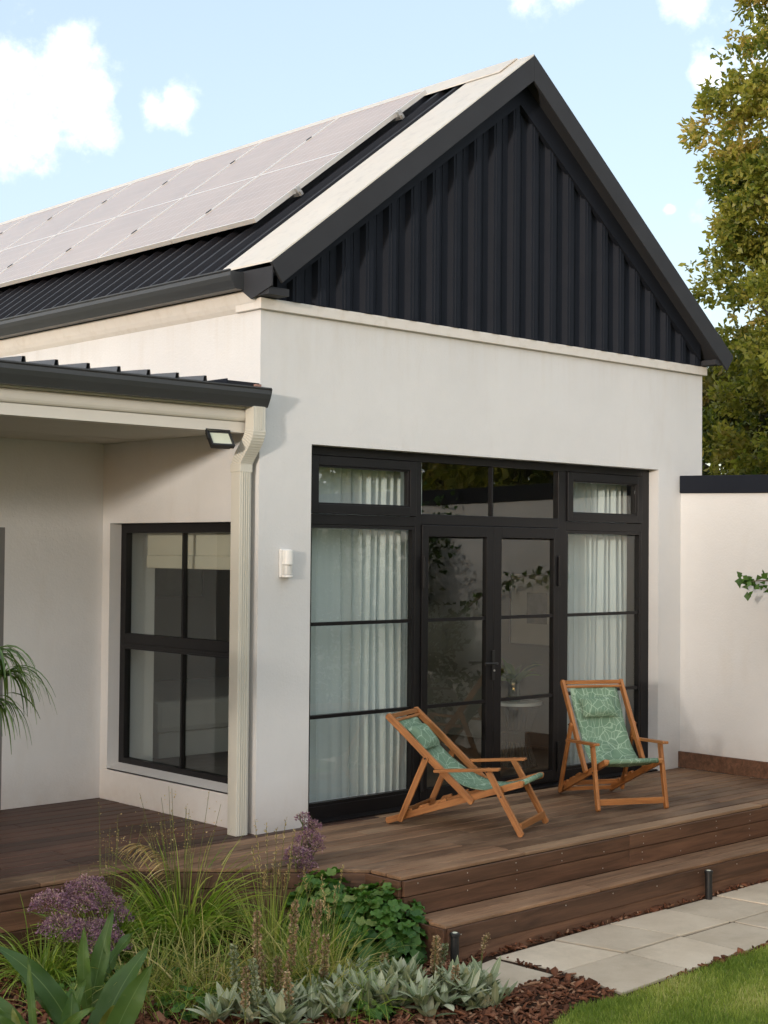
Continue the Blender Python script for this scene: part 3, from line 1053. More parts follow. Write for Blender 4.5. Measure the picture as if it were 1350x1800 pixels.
# ------------------------------------------------------------------ boundary wall
bw = tag(empty('boundary_wall', (4.83, 0, -.45)), 'white plastered garden wall with dark metal coping beside the deck', 'wall')
BX0, BX1 = 4.72, 4.94
def zt(y): return 2.405 + .022 * y if y > -2.5 else 2.35
m = MB()
m.prism([(0.0, -.5), (-14.0, -.5), (-14.0, 2.36), (-2.5, 2.36), (0.0, 2.41)], 'x', BX0, BX1)
o = m.build('wall', WALL, bw); o.location = -bw.location
m = MB()
m.prism([(-.001, 2.405), (-2.5, 2.355), (-14.0, 2.355), (-14.0, 2.51), (-2.5, 2.51), (-.001, 2.560)], 'x', BX0 - .022, BX1 + .02)
o = m.build('coping', DARKM, bw, bevel=.006); o.location = -bw.location
m = MB()
m.box(4.690, 4.7195, -1.55, -.001, .001, .141)
o = m.build('skirting_board', DECKF, bw, bevel=.003); o.location = -bw.location

# ------------------------------------------------------------------ deck
deck = tag(empty('deck', (0, 0, -.45)), 'weathered brown hardwood deck wrapping round the house corner', 'deck')
BWD, GAP = .133889, .012
DECK_EDGE = [(-6.0, -.345), (-1.175, -.345), (-.150, -1.255), (-.150, -1.55), (4.688, -1.55), (4.688, 0), (0, 0), (0, 1.898), (-6.0, 1.898)]


def xrange_at(y):
    """span of the deck at depth y"""
    if y < -1.255: x0 = -.150
    elif y < -.345: x0 = -.150 - (y + 1.255) / (.91) * 1.025
    else: x0 = -6.0
    x1 = 4.688 if y < 0 else -.001
    return x0, x1


rr = random.Random(3)
y = -1.55
row = 0
while y < 1.898:
    y1 = min(y + BWD, 1.897)
    if y < 0 < y1:
        y1 = -.001
    a0, b = xrange_at(y + .001); a1, _ = xrange_at(y1 - .001)
    cuts = [min(a0, a1)]
    xx = rr.uniform(.6, 2.6) + cuts[0]
    while xx < b - .5:
        cuts.append(xx); xx += rr.uniform(1.8, 3.4)
    cuts.append(b)
    for i in range(len(cuts) - 1):
        l0 = (a0, a1) if i == 0 else (cuts[i], cuts[i])
        r = cuts[i + 1] - (.003 if i < len(cuts) - 2 else 0)
        yc = (y + y1) / 2; xc = (min(l0) + r) / 2
        if r - min(l0) < .05:
            continue
        m = MB().prism([(l0[0] - xc, y + GAP / 2 - yc), (r - xc, y + GAP / 2 - yc), (r - xc, y1 - GAP / 2 - yc), (l0[1] - xc, y1 - GAP / 2 - yc)], 'z', -.022, 0)
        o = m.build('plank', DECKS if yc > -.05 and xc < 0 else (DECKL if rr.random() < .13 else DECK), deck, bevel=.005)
        o.location = (xc, yc, .45 + rr.uniform(-.0015, .0008))
    y = y1 if y1 > -.0011 and y1 < 0 else y + BWD
    if y1 == -.001: y = .001
    row += 1
# solid block coloured dark as the shaded void under the boards
m = MB(); m.prism([(-5.95, -.30), (-1.16, -.30), (-.11, -1.23), (-.11, -1.51), (4.68, -1.51), (4.68, -.01), (-.01, -.01), (-.01, 1.89), (-5.95, 1.89)], 'z', -.5, -.034)
o = m.build('dark_void_fill', SOIL, deck); o.location = (0, 0, .45)
# fascia boards: two high along each edge
segs = [((-6.0, -.345), (-1.175, -.345)), ((-1.175, -.345), (-.150, -1.255)), ((-.150, -1.255), (-.150, -1.55)), ((-.150, -1.55), (1.95, -1.55)), ((1.953, -1.55), (4.688, -1.55))]
for (xa, ya), (xb, yb) in segs:
    ln = math.hypot(xb - xa, yb - ya); an = math.atan2(yb - ya, xb - xa)
    for k, (za, zb) in enumerate(((-.112, -.023), (-.231, -.1165)) + (((-.36, -.2355),) if xa < -.15 or yb > -1.5 else ())):
        th = .024 - .004 * k
        mm = MB().box(-ln / 2 + .001, ln / 2 - .001, 0 if k == 0 else .003, .024, za, zb)
        o = mm.build('fascia_board', DECKF, deck, bevel=.003)
        nx_, ny_ = math.sin(an), -math.cos(an)
        o.location = ((xa + xb) / 2 + nx_ * .0225, (ya + yb) / 2 + ny_ * .0225, .45); o.rotation_euler = (0, 0, an)
    # screws
for i, xx in enumerate(np.arange(-.05, 4.6, .43)):
    for z in (-.045, -.092, -.15, -.20):
        if rr.random() < .8:
            o = MB().tube([(0, -.0012, 0), (0, .004, 0)], .0042, 8).build('screw', ALU, deck)
            o.location = (xx + rr.uniform(-.01, .01), -1.5725 if z > -.115 else -1.5695, .45 + z)

step = tag(empty('deck_step', (2.2, -1.7, -.45)), 'low timber step running along the front of the deck', 'step')
for y0, y1 in ((-1.845, -1.712), (-1.707, -1.577)):
    cuts = [-.09, 1.30, 4.10] if y0 < -1.8 else [-.05, 2.75, 4.68]
    for a, b in zip(cuts[:-1], cuts[1:]):
        o = MB().box((a - b) / 2 + .0015, (b - a) / 2 - .0015, -(y1 - y0) / 2, (y1 - y0) / 2, -.022, 0).build('tread_board', DECK, step, bevel=.005)
        o.location = ((a + b) / 2 - 2.2, (y0 + y1) / 2 + 1.7, .45 - .230)
for za, zb, yo in ((-.365, -.2525, -1.862), (-.50, -.368, -1.853)):
    o = MB().box(-2.36, 2.36, 0, .022, za, zb).build('riser_board', DECKF, step, bevel=.003)
    o.location = (2.28 - 2.2, yo + 1.7, .45)
o = MB().box(-.022, 0, -.14, .14, -.48, -.2525).build('riser_board', DECKF, step, bevel=.003); o.location = (-.082 - 2.2, -1.706 + 1.7, .45)
for xx in np.arange(.02, 4.5, .46):
    o = MB().tube([(0, -.0012, 0), (0, .004, 0)], .0042, 8).build('screw', ALU, step)
    o.location = (xx - 2.2, -1.862 + 1.7, .45 - .29 + rr.uniform(-.02, .02))

# ================================================================== THINGS ON THE HOUSE
# solar panels: one portrait row
LP, WP = 2.17, 1.044
px = WP + .008
up_start = .33
names = ['first', 'second', 'third', 'fourth', 'fifth', 'sixth', 'seventh', 'eighth', 'ninth']
for i in range(9):
    y0 = .665 + i * px
    p = empty('solar_panel', (0, 0, 0))
    tag(p, 'solar panel on the dark roof, %s from the gable end' % names[i], 'solar panel', 'solar panels in a row on the roof')
    h = .115
    # local frame: x runs down the slope, y across, z off the roof
    ox = AX - up_start * math.cos(PITCH) - h * math.sin(PITCH)
    oz = AZ_ - .035 - up_start * math.sin(PITCH) + h * math.cos(PITCH)
    p.location = (ox, y0 + WP, oz); p.rotation_euler = (0, PITCH, math.pi)
    m = rect_frame2 = MB()
    fw = .016
    m.box(0, LP, 0, fw, -.035, .0); m.box(0, LP, WP - fw, WP, -.035, .0)
    m.box(0, fw, fw, WP - fw, -.035, .0); m.box(LP - fw, LP, fw, WP - fw, -.035, .0)
    m.box(LP / 2 - .011, LP / 2 + .011, fw, WP - fw, -.006, -.0018)
    m.build('frame', PVFRAME, p)
    for a, b in ((fw, LP / 2 - .0115), (LP / 2 + .0115, LP - fw)):
        MB().box(a, b, fw, WP - fw, -.010, -.0025).build('cell_glass', SOLAR, p)
    for xx in (.42, LP - .46):
        MB().box(xx - .03, xx + .03, -.012, .004, -.03, .006).build('clamp', BLACKPL, p)
for k, d in enumerate((.42, LP - .46)):
    ra = empty('mounting_rail', (0, 0, 0))
    tag(ra, ('upper' if k == 0 else 'lower') + ' aluminium rail under the row of solar panels', 'rail')
    h = .075
    u = up_start + d
    ra.location = (AX - u * math.cos(PITCH) - h * math.sin(PITCH), 0, AZ_ - .035 - u * math.sin(PITCH) + h * math.cos(PITCH)); ra.rotation_euler = (0, PITCH, math.pi)
    MB().box(-.02, .02, -10.1, -.62, -.02, .005).build('rail', ALU, ra)
    m = MB(); m.box(-.020, .020, -.64, -.615, -.022, .042); m.box(-.010, .010, -.615, -.60, -.022, .01); m.tube([(0, -.625, -.03), (0, -.625, .05)], .006, 8)
    m.build('end_clamp', ALU, ra)
    for yy in (-.9, -2.1, -3.3, -4.5, -5.7):
        MB().box(-.02, .02, yy - .02, yy + .02, -.075, -.02).build('foot', ALU, ra)

# motion sensor
ms = tag(empty('motion_sensor', (.222, 0, 1.785)), 'white motion sensor on the wall left of the glazed doors', 'sensor')
MB().box(-.049, .043, -.022, -.001, -.095, .095).build('back_plate', WHITEPL, ms, bevel=.006)
body = []
for j in range(13):
    a = math.pi * j / 12
    body.append((-.038 + .038 * (1 - math.cos(a)), -.022 - .052 * math.sin(a) ** .7))
m = MB().prism([(x, y) for x, y in body], 'z', -.01, .09)
m.build('housing', WHITEPL, ms, bevel=.005)
m = MB().prism([(x * .94, y * .9) for x, y in body], 'z', -.078, -.011); m.build('lens', m_flat('milky_lens', (.60, .58, .54), .3, 0, .5, .05), ms, bevel=.004)
MB().prism([(x, y) for x, y in body], 'z', -.094, -.0785).build('chin', WHITEPL, ms, bevel=.003)

# floodlight under the veranda beam
fl = tag(empty('floodlight', (-.335, .02, 2.60)), 'small square black floodlight hung under the veranda beam', 'floodlight')
head = MB()
rect_frame(head, -.085, .085, -.062, .062, .014, -.018, .014)
head.box(-.071, .071, .0, .012, -.048, .048)
for k in range(6):
    head.box(-.07, .07, .015, .034, -.05 + k * .019, -.046 + k * .019)
hd = head.build('housing', BLACKPL, fl, bevel=.003)
ln = MB().box(-.071, .071, -.010, -.006, -.048, .048).build('lens', LENS, fl)
for o in (hd, ln):
    o.rotation_euler = (R(-38), 0, R(-8)); o.location = (0, -.035, -.015)
m = MB(); m.bar((-.092, -.03, -.015), (-.092, -.005, .05), .004, .02); m.bar((.092, -.03, -.015), (.092, -.005, .05), .004, .02); m.box(-.094, .094, -.018, .008, .048, .053)
m.build('bracket', BLACKPL, fl)


# ================================================================== DECK CHAIRS
def catmull(pts, n=8):
    out = []
    P = [pts[0]] + list(pts) + [pts[-1]]
    for i in range(1, len(P) - 2):
        for k in range(n):
            t = k / n
            a, b, c, d = (np.array(q, float) for q in P[i - 1:i + 3])
            out.append(tuple(.5 * ((2 * b) + (-a + c) * t + (2 * a - 5 * b + 4 * c - d) * t * t + (-a + 3 * b - 3 * c + d) * t ** 3)))
    out.append(pts[-1])
    return out


def rail(name, parent, p, q, x, wd, ht, ext=0.0):
    """flat timber member in the side plane x between (u, z) points with round ends; grain along local X"""
    (u0, z0), (u1, z1) = p, q
    ln = math.hypot(u1 - u0, z1 - z0)
    m = MB(); r = ht / 2
    poly = [(-ln / 2 + r * (1 - math.cos(a)) - r * .0, r * math.sin(a)) for a in ()]
    arc = [(-ln / 2 - r * .6 * math.sin(t), r * math.cos(t)) for t in np.linspace(0, math.pi, 7)]
    arc2 = [(ln / 2 + r * .6 * math.sin(t), -r * math.cos(t)) for t in np.linspace(0, math.pi, 7)]
    m.prism(arc + arc2, 'y', -wd / 2, wd / 2)
    o = m.build(name, TEAK, parent, bevel=.003)
    o.location = (x, -((u0 + u1) / 2), (z0 + z1) / 2)
    # local X -> along (u,z): forward is -Y
    o.rotation_euler = Matrix(((0, 1, 0), (-(u1 - u0) / ln, 0, (z1 - z0) / ln), ((z1 - z0) / ln, 0, (u1 - u0) / ln))).transposed().to_euler() if False else rail_rot((u1 - u0) / ln, (z1 - z0) / ln)
    return o


def rail_rot(cu, cz):
    ex = Vector((0, -cu, cz)); ey = Vector((1, 0, 0)); ez = ex.cross(ey)
    return Matrix((ex, ey, ez)).transposed().to_euler()


def cross(name, parent, u, z, x0, x1, wd=.02, ht=.045, round_=False, tilt=0.0):
    ln = x1 - x0
    if round_:
        m = MB().tube([(-ln / 2, 0, 0), (ln / 2, 0, 0)], wd / 2, 10)
    else:
        m = MB().box(-ln / 2, ln / 2, -wd / 2, wd / 2, -ht / 2, ht / 2)
    o = m.build(name, TEAK, parent, bevel=0 if round_ else .003)
    o.location = ((x0 + x1) / 2, -u, z); o.rotation_euler = (tilt, 0, 0)
    return o


def deck_chair(loc, ang, P, label):
    c = empty('deck_chair', loc); c.rotation_euler = (0, 0, ang)
    tag(c, label, 'deck chair', 'deck chairs on the timber deck')
    bt, bb, br, bf, pt, pb, a0, a1, lt = (P[k] for k in ('bt', 'bb', 'br', 'bf', 'pt', 'pb', 'a0', 'a1', 'lt'))
    lf = (.955, .012)
    for s in (-1, 1):
        rail('back_rail', c, bt, bb, s * .245, .026, .046)
        rail('base_rail', c, br, bf, s * .216, .026, .044)
        rail('leg', c, lt, lf, s * .272, .026, .042)
        rail('prop', c, pt, pb, s * .262 if True else 0, .020, .042)
        ar = rail('armrest', c, a0, a1, s * .276, .048, .020)
        m = MB()
        for (u, z) in (pt, (lt[0], lt[1] - .012), ((lt[0] + lf[0]) / 2 - .02, (lt[1] + lf[1]) / 2 + .035)):
            m.tube([(s * .281, -u, z), (s * .2875, -u, z)], .006, 8)
        m.build('bolt', BLACKPL, c)
        # notches on the base rail
        for k in range(3):
            t = .10 + .13 * k
            u = br[0] + (bf[0] - br[0]) * t; z = br[1] + (bf[1] - br[1]) * t
            an = math.atan2(bf[1] - br[1], bf[0] - br[0])
            b = MB().prism([(-.045, 0), (.045, 0), (.045, .018), (-.02, .018)], 'x', -.012, .012).build('notch_block', TEAK, c, bevel=.002)
            b.location = (s * .216, -(u + .05) + math.sin(an) * .022, z + .05 * math.tan(an) + math.cos(an) * .022); b.rotation_euler = (-an, 0, math.pi * 0)
            b.scale = (1, -1, 1)
    cross('top_bar', c, bt[0] + .012, bt[1] - .004, -.232, .232, .024, .03)
    cross('sling_bar', c, bt[0] + .03, bt[1] - .035, -.232, .232, .022, round_=True)
    cross('front_bar', c, bf[0], bf[1] + .004, -.235, .235, .030, round_=True)
    cross('foot_bar', c, lf[0] - .012, .062, -.259, .259, .020, .046)
    cross('prop_bar', c, pb[0] + .02, pb[1] + .055, -.252, .252, .016, .036)
    cross('rear_bar', c, br[0] + .03, br[1] + .012, -.203, .203, .018, .03)
    # sling
    prof = catmull(P['sling'], 8)
    n = len(prof); nx_ = 9
    V, F = [], []
    hw = .196
    L_ = 0; acc = [0]
    for i in range(1, n):
        L_ += math.dist(prof[i], prof[i - 1]); acc.append(L_)
    for i, (u, z) in enumerate(prof):
        t = acc[i] / L_
        for j in range(nx_):
            s = -1 + 2 * j / (nx_ - 1)
            sag = .022 * (1 - s * s) * math.sin(math.pi * t) + .003 * math.sin(7 * s + 9 * t)
            V.append((s * (hw + .004 * math.sin(12 * t)), -u + sag * .5, z - sag))
    for i in range(n - 1):
        for j in range(nx_ - 1):
            a = i * nx_ + j
            F.append((a, a + 1, a + nx_ + 1, a + nx_))
    me = bpy.data.meshes.new('sling'); me.from_pydata(V, [], F)
    o = link('sling', me, SLING, c, smooth=True)
    md = o.modifiers.new('solid', 'SOLIDIFY'); md.thickness = .005; md.offset = 0
    # hem rolled round the front bar
    m = MB().tube([(-hw, -bf[0], bf[1] + .004), (hw, -bf[0], bf[1] + .004)], .0185, 12); m.build('sling_hem', SLING, c, smooth=True)
    # head pillow lying on the sling near the top
    i0 = min(range(n), key=lambda i: abs(acc[i] - .085)); i1 = min(range(n), key=lambda i: abs(acc[i] - .265))
    p0, p1 = prof[i0], prof[i1]
    du, dz = p1[0] - p0[0], p1[1] - p0[1]; ll = math.hypot(du, dz); du /= ll; dz /= ll
    V, F = [], []
    A, B = 17, 11
    for side in (1, -1):
        for i in range(B):
            for j in range(A):
                s = -1 + 2 * j / (A - 1); t = -1 + 2 * i / (B - 1)
                th = .042 * max(0, (1 - s ** 4)) ** .55 * max(0, (1 - t ** 4)) ** .55 * (1 + .08 * math.sin(5 * s + 2 * t) + .05 * math.sin(11 * s - 4 * t))
                pin = 1 - .06 * (1 - abs(t)) * (abs(s) > .95)
                nn = .022 + side * th * (1.0 if side > 0 else .45)
                cu = p0[0] + du * ll * (t + 1) / 2; cz = p0[1] + dz * ll * (t + 1) / 2
                V.append((s * .150 * pin * (1 - .04 * (1 - t * t)), -(cu - dz * nn), cz + du * nn))
        k = 0 if side > 0 else A * B
        for i in range(B - 1):
            for j in range(A - 1):
                a = k + i * A + j
                F.append((a, a + 1, a + A + 1, a + A) if side > 0 else (a, a + A, a + A + 1, a + 1))
    me = bpy.data.meshes.new('head_pillow'); me.from_pydata(V, [], F)
    link('head_pillow', me, SLING, c, smooth=True)
    return c


P1 = dict(bt=(-.015, .740), bb=(.597, .200), br=(-.025, .022), bf=(.938, .338), pt=(.272, .470), pb=(.085, .040), a0=(.345, .392), a1=(.80, .432), lt=(.717, .424),
          sling=[(.012, .700), (.13, .565), (.27, .435), (.42, .335), (.56, .285), (.70, .280), (.83, .308), (.938, .352)])
P2 = dict(bt=(.225, .872), bb=(.668, .246), br=(.120, .022), bf=(.965, .352), pt=(.435, .568), pb=(.225, .040), a0=(.42, .448), a1=(.93, .478), lt=(.852, .460),
          sling=[(.250, .830), (.335, .685), (.43, .535), (.53, .405), (.64, .325), (.76, .300), (.87, .322), (.965, .366)])
deck_chair((1.1442, -.2175, 0), R(23.3), P1, 'wooden deck chair with green leaf print sling, reclined low, side on before the doors')
deck_chair((3.0913, -.2035, 0), R(-27), P2, 'wooden deck chair with green leaf print sling, upright, facing out by the right window')

# ================================================================== BOLLARD LIGHTS
for (x, y, lab) in ((-.075, -1.905, 'black bollard spike light at the left corner of the step'), (2.38, -1.905, 'black bollard spike light in the mulch halfway along the step')):
    b = tag(empty('bollard_light', (x, y, -.47)), lab, 'garden light', 'bollard lights along the step')
    MB().tube([(0, 0, 0), (0, 0, .190)], .024, 20).build('post', BLACKPL, b, smooth=False)
    MB().tube([(0, 0, .190), (0, 0, .194), (0, 0, .207), (0, 0, .211)], [.027, .029, .029, .024], 20).build('cap', BLACKPL, b)
    MB().tube([(0, 0, .211), (0, 0, .214)], [.016, .010], 16).build('lens', LENS, b)
    MB().tube([(0, 0, .10), (0, 0, .104)], .0255, 20).build('collar', BLACKPL, b)

# ================================================================== INTERIOR THINGS
def curtain(x0, x1, y, z0, z1, folds, amp, label, cat='curtain', seed=0, gather=None):
    rg = random.Random(seed)
    n = folds * 10; rows = 10
    V, F = [], []
    ph = [rg.uniform(-.8, .8) for _ in range(folds + 2)]
    for r in range(rows + 1):
        z = z1 + (z0 - z1) * r / rows
        for i in range(n + 1):
            t = i / n
            u = t if gather is None else t ** gather
            k = t * folds
            a = amp * (.55 + .45 * math.sin(ph[int(k)] * 3 + 1)) * (1 + .25 * r / rows)
            yy = y + a * math.sin(2 * math.pi * k + .5 * math.sin(r * .35 + ph[int(k)]))
            xx = x0 + (x1 - x0) * u + .35 * a * math.sin(4 * math.pi * k + ph[int(k)]) + .008 * math.sin(r * .6 + k)
            V.append((xx, yy, z))
    for r in range(rows):
        for i in range(n):
            a = r * (n + 1) + i
            F.append((a, a + 1, a + n + 2, a + n + 1))
    me = bpy.data.meshes.new('curtain'); me.from_pydata(V, [], F)
    cx = (x0 + x1) / 2
    o = link('curtain', me, CURT, None, smooth=True)
    tag(o, label, cat, 'sheer curtains behind the glazing' if cat == 'curtain' else None)
    return o


curtain(.47, 1.80, .31, .03, 2.62, 14, .035, 'pale sheer curtain behind the tall glazing left of the doors', seed=2, gather=.72)
curtain(3.44, 4.36, .31, .03, 2.62, 12, .035, 'pale sheer curtain behind the glazing right of the doors', seed=5, gather=1.15)

# fabric blind high in the side window
bl = tag(empty('roman_blind', (.24, 1.1, 2.0)), 'pale fabric blind folded up at the top of the side window', 'blind')
LINEN = m_flat('linen_blind', (.60, .55, .46), .9, 0, .1, .05)
m = MB(); m.box(.245, .29, .30, 1.66, 1.83, 2.07); m.build('fabric_fold', LINEN, None)
o = bpy.context.scene.objects['fabric_fold']; o.parent = bl; o.location = -Vector(bl.location)
o = MB().box(.235, .31, .30, 1.66, 1.73, 1.829).build('fabric_fold', LINEN, bl, bevel=.01); o.location = -Vector(bl.location)

# side table of bent wire with a plant
st = tag(empty('wire_side_table', (3.62, .95, 0)), 'round wire side table with white top behind the right door', 'table')
WIRE = m_flat('dull_wire', (.16, .145, .13), .4, .6)
m = MB().tube([(0, 0, .545), (0, 0, .57)], .235, 32); m.build('table_top', m_flat('white_stone', (.7, .69, .66), .3), st)
m = MB()
for k in range(30):
    a = 6.283 * k / 30
    m.tube([(math.cos(a) * r, math.sin(a) * r, z) for r, z in ((.215, .545), (.16, .42), (.12, .30), (.14, .15), (.19, .01))], .004, 5)
m.build('wire', WIRE, st)
for r, z in ((.215, .54), (.12, .30), (.19, .012)):
    MB().tube([(math.cos(6.283 * k / 28) * r, math.sin(6.283 * k / 28) * r, z) for k in range(29)], .006, 6).build('hoop', WIRE, st)
vp = tag(empty('vase_plant', (3.58, .93, .57)), 'green leafy stems in a glass vase on the wire table', 'house plant')
MB().tube([(0, 0, 0), (0, 0, .02), (0, 0, .16), (0, 0, .2)], [.05, .06, .05, .045], 16, cap=False).build('vase', m_glass('vase_glass', (.75, .85, .8)), vp)
n = 26
a = RNG.uniform(0, 6.28, n)
v, f, r, md = ribbons(np.stack([.02 * np.cos(a), .02 * np.sin(a), np.full(n, .16)], 1), np.stack([np.cos(a) * .8, np.sin(a) * .8, RNG.uniform(.5, 1.6, n)], 1), RNG.uniform(.14, .34, n), .075, 1.2, 5, fold=.1, belly=True)
np_mesh('foliage', v, f, HEUCH, vp, r, md)
# framed picture on the right-hand wall
pic = tag(empty('framed_picture', (4.80, 1.72, 1.32)), 'framed picture on the room wall seen through the right door', 'picture')
DARKW = m_flat('grey_picture_frame', (.12, .11, .10), .5)
m = MB()
m.box(-.028, -.002, -.36, -.34, -.36, .36); m.box(-.028, -.002, .34, .36, -.36, .36); m.box(-.028, -.002, -.34, .34, -.36, -.34); m.box(-.028, -.002, -.34, .34, .34, .36)
m.build('frame', DARKW, pic)
MB().box(-.012, -.004, -.339, .339, -.339, .339).build('mount', m_flat('paper_mount', (.62, .60, .55), .8), pic)
MB().box(-.0145, -.0125, -.13, .13, -.14, .16).build('print', m_flat('grey_print', (.22, .21, .20), .8, var=.5, nscale=14), pic)
# pictures on the back wall seen through the side window
for k, (x, wd) in enumerate(((2.55, .30), (3.45, .95))):
    p = tag(empty('framed_picture', (x, 5.995, 1.62)), ('small' if k == 0 else 'wide') + ' dark framed picture on the back wall inside the side window', 'picture')
    m = MB(); rect_frame(m, -wd / 2, wd / 2, -.30, .30, .025, -.03, -.002); m.build('frame', DARKW, p)
    MB().box(-wd / 2 + .026, wd / 2 - .026, -.012, -.004, -.274, .274).build('print', m_flat('faded_print_%d' % k, (.30, .29, .25), .8, var=.3, nscale=6), p)
# bed
bedo = tag(empty('bed', (2.2, 3.7, 0)), 'bed with pale linen inside the side window room', 'bed')
LIN2 = m_flat('bed_linen', (.66, .63, .57), .9, 0, .1, .08)
MB().box(-1.0, 1.2, -.8, .9, .28, .56).build('mattress', LIN2, bedo, bevel=.05)
MB().box(-.95, 1.15, -.75, .85, .06, .279).build('base', LIN2, bedo, bevel=.01)
MB().box(1.2, 1.28, -.85, .95, .05, 1.1).build('headboard', LIN2, bedo, bevel=.02)
curtain(.34, .62, .50, .03, 2.3, 4, .03, 'gathered white curtain at the near edge of the side window', 'curtain', seed=9)

# ================================================================== PLANTS
def plant(name, loc, label, cat, group=None):
    return tag(empty(name, loc), label, cat, group)


GZ = -.47


def polar(n, spread, zmin=.6, zmax=1.4):
    a = RNG.uniform(0, 6.283, n)
    r = spread * np.sqrt(RNG.random(n))
    return a, np.stack([np.cos(a) * r, np.sin(a) * r, RNG.uniform(zmin, zmax, n)], 1)


CM = Euler(cam.rotation_euler).to_matrix()


def view_pt(x, y, dist):
    """point seen at photo pixel (x, y), dist metres in front of the camera"""
    k = dist / 2579.78
    return Vector(cam.location) + CM @ Vector(((x - 675) * k, (900 - y) * k, -dist))


def broad_leaf(parent, base, ctrl, tip, width, roll, rnd, mat=CANNA, fold=.28, n=18, wave=.012):
    """lanceolate leaf along a curved midrib with a V fold and waved margin"""
    b, c, e = (np.array(q, float) for q in (base, ctrl, tip))
    V, F, M = [], [], []
    cols = (-1, -.55, 0, .55, 1)
    ref = np.array([math.cos(roll), math.sin(roll), .15])
    for i in range(n + 1):
        t = i / n
        p = (1 - t) ** 2 * b + 2 * t * (1 - t) * c + t * t * e
        d = unit(2 * (1 - t) * (c - b) + 2 * t * (e - c))
        sd = unit(ref - d * (ref @ d)); up = np.cross(sd, d)
        if t < .16: wd = width * (.10 + .18 * t / .16)
        else:
            q = (t - .16) / .84
            wd = width * (.28 + .72 * math.sin(math.pi * min(1.0, .18 + .82 * q)) ** .8) if q < .5 else width * max(.01, math.sin(math.pi * (.18 + .82 * q)) ** .8)
        for k in cols:
            wv = wave * math.sin(t * 19 + k * 2 + rnd * 40) * abs(k)
            V.append(p + sd * (k * wd / 2) + up * (abs(k) * fold * wd / 2 + wv)); M.append(abs(k))
    for i in range(n):
        for j in range(4):
            a = i * 5 + j
            F.append((a, a + 1, a + 6, a + 5))
    return np_mesh('leaf', np.array(V), np.array(F), mat, parent, [rnd] * len(F), M, smooth=True)


# broad-leaved canna clump at lower left: every leaf built to its own shape
canna_c = Vector((-2.10, -1.35, GZ))
canna = plant('canna', canna_c, 'clump of broad dark green canna leaves at the lower left corner', 'plant')
# (base px, control px, tip px, distance base/tip, width, roll, tone)
LV = [((165, 1860), (190, 1740), (268, 1640), 7.05, 7.25, .175, -.9, .25), ((190, 1850), (215, 1760), (276, 1668), 6.95, 7.0, .150, -.5, .45),
      ((150, 1840), (120, 1700), (-10, 1632), 7.1, 7.0, .125, -.2, .12), ((120, 1860), (118, 1780), (158, 1695), 6.9, 6.9, .105, -.9, .40),
      ((140, 1860), (128, 1790), (136, 1715), 6.8, 6.8, .115, -.6, .15), ((165, 1760), (175, 1690), (207, 1570), 7.35, 7.45, .110, -.8, .40),
      ((165, 1770), (150, 1690), (156, 1602), 7.3, 7.3, .080, -.5, .62), ((175, 1730), (200, 1650), (252, 1605), 7.4, 7.6, .085, -1.1, .35),
      ((70, 1870), (50, 1790), (-20, 1745), 6.7, 6.6, .130, -.2, .50), ((95, 1860), (10, 1720), (-50, 1715), 6.9, 6.9, .10, -.3, .25),
      ((75, 1850), (62, 1750), (58, 1652), 6.9, 6.95, .045, -.6, .55), ((60, 1880), (30, 1770), (-40, 1770), 6.6, 6.5, .15, -.2, .30),
      ((180, 1870), (240, 1790), (290, 1785), 6.8, 6.8, .12, -1.3, .30), ((105, 1880), (98, 1820), (92, 1760), 6.6, 6.6, .04, -.6, .6),
      ((20, 1880), (60, 1800), (95, 1830), 6.5, 6.4, .13, -.4, .2), ((195, 1830), (235, 1720), (272, 1690), 7.1, 7.3, .05, -1.0, .95),
      ((150, 1850), (170, 1800), (225, 1810), 6.7, 6.6, .10, -1.2, .35), ((85, 1870), (110, 1770), (175, 1745), 6.8, 6.7, .07, -1.0, .55), ((130, 1800), (95, 1720), (40, 1690), 7.2, 7.1, .08, -.3, .3), ((60, 1850), (40, 1800), (30, 1745), 6.6, 6.6, .06, -.4, 1.0), ((175, 1800), (205, 1730), (238, 1745), 7.1, 7.0, .05, -1.0, 1.0)]
for (b, c, e, d0, d1, wd_, ro, tone) in LV:
    b, c, e = ((q[0] - 8, q[1] + 26) for q in (b, c, e)); wd_ *= .86
    broad_leaf(canna, view_pt(*b, d0) - canna_c, view_pt(*c, (d0 + d1) / 2 - .04) - canna_c, view_pt(*e, d1) - canna_c, wd_, ro, tone)
m = MB()
for (b, c, e, d0, d1, wd_, ro, tone) in LV:
    q = view_pt(b[0] - 8, b[1] + 26, d0) - canna_c
    m.tube([(q.x * .5, q.y * .5, -.02), tuple(q)], [.012, .007], 7)
m.build('stem', STEM, canna)


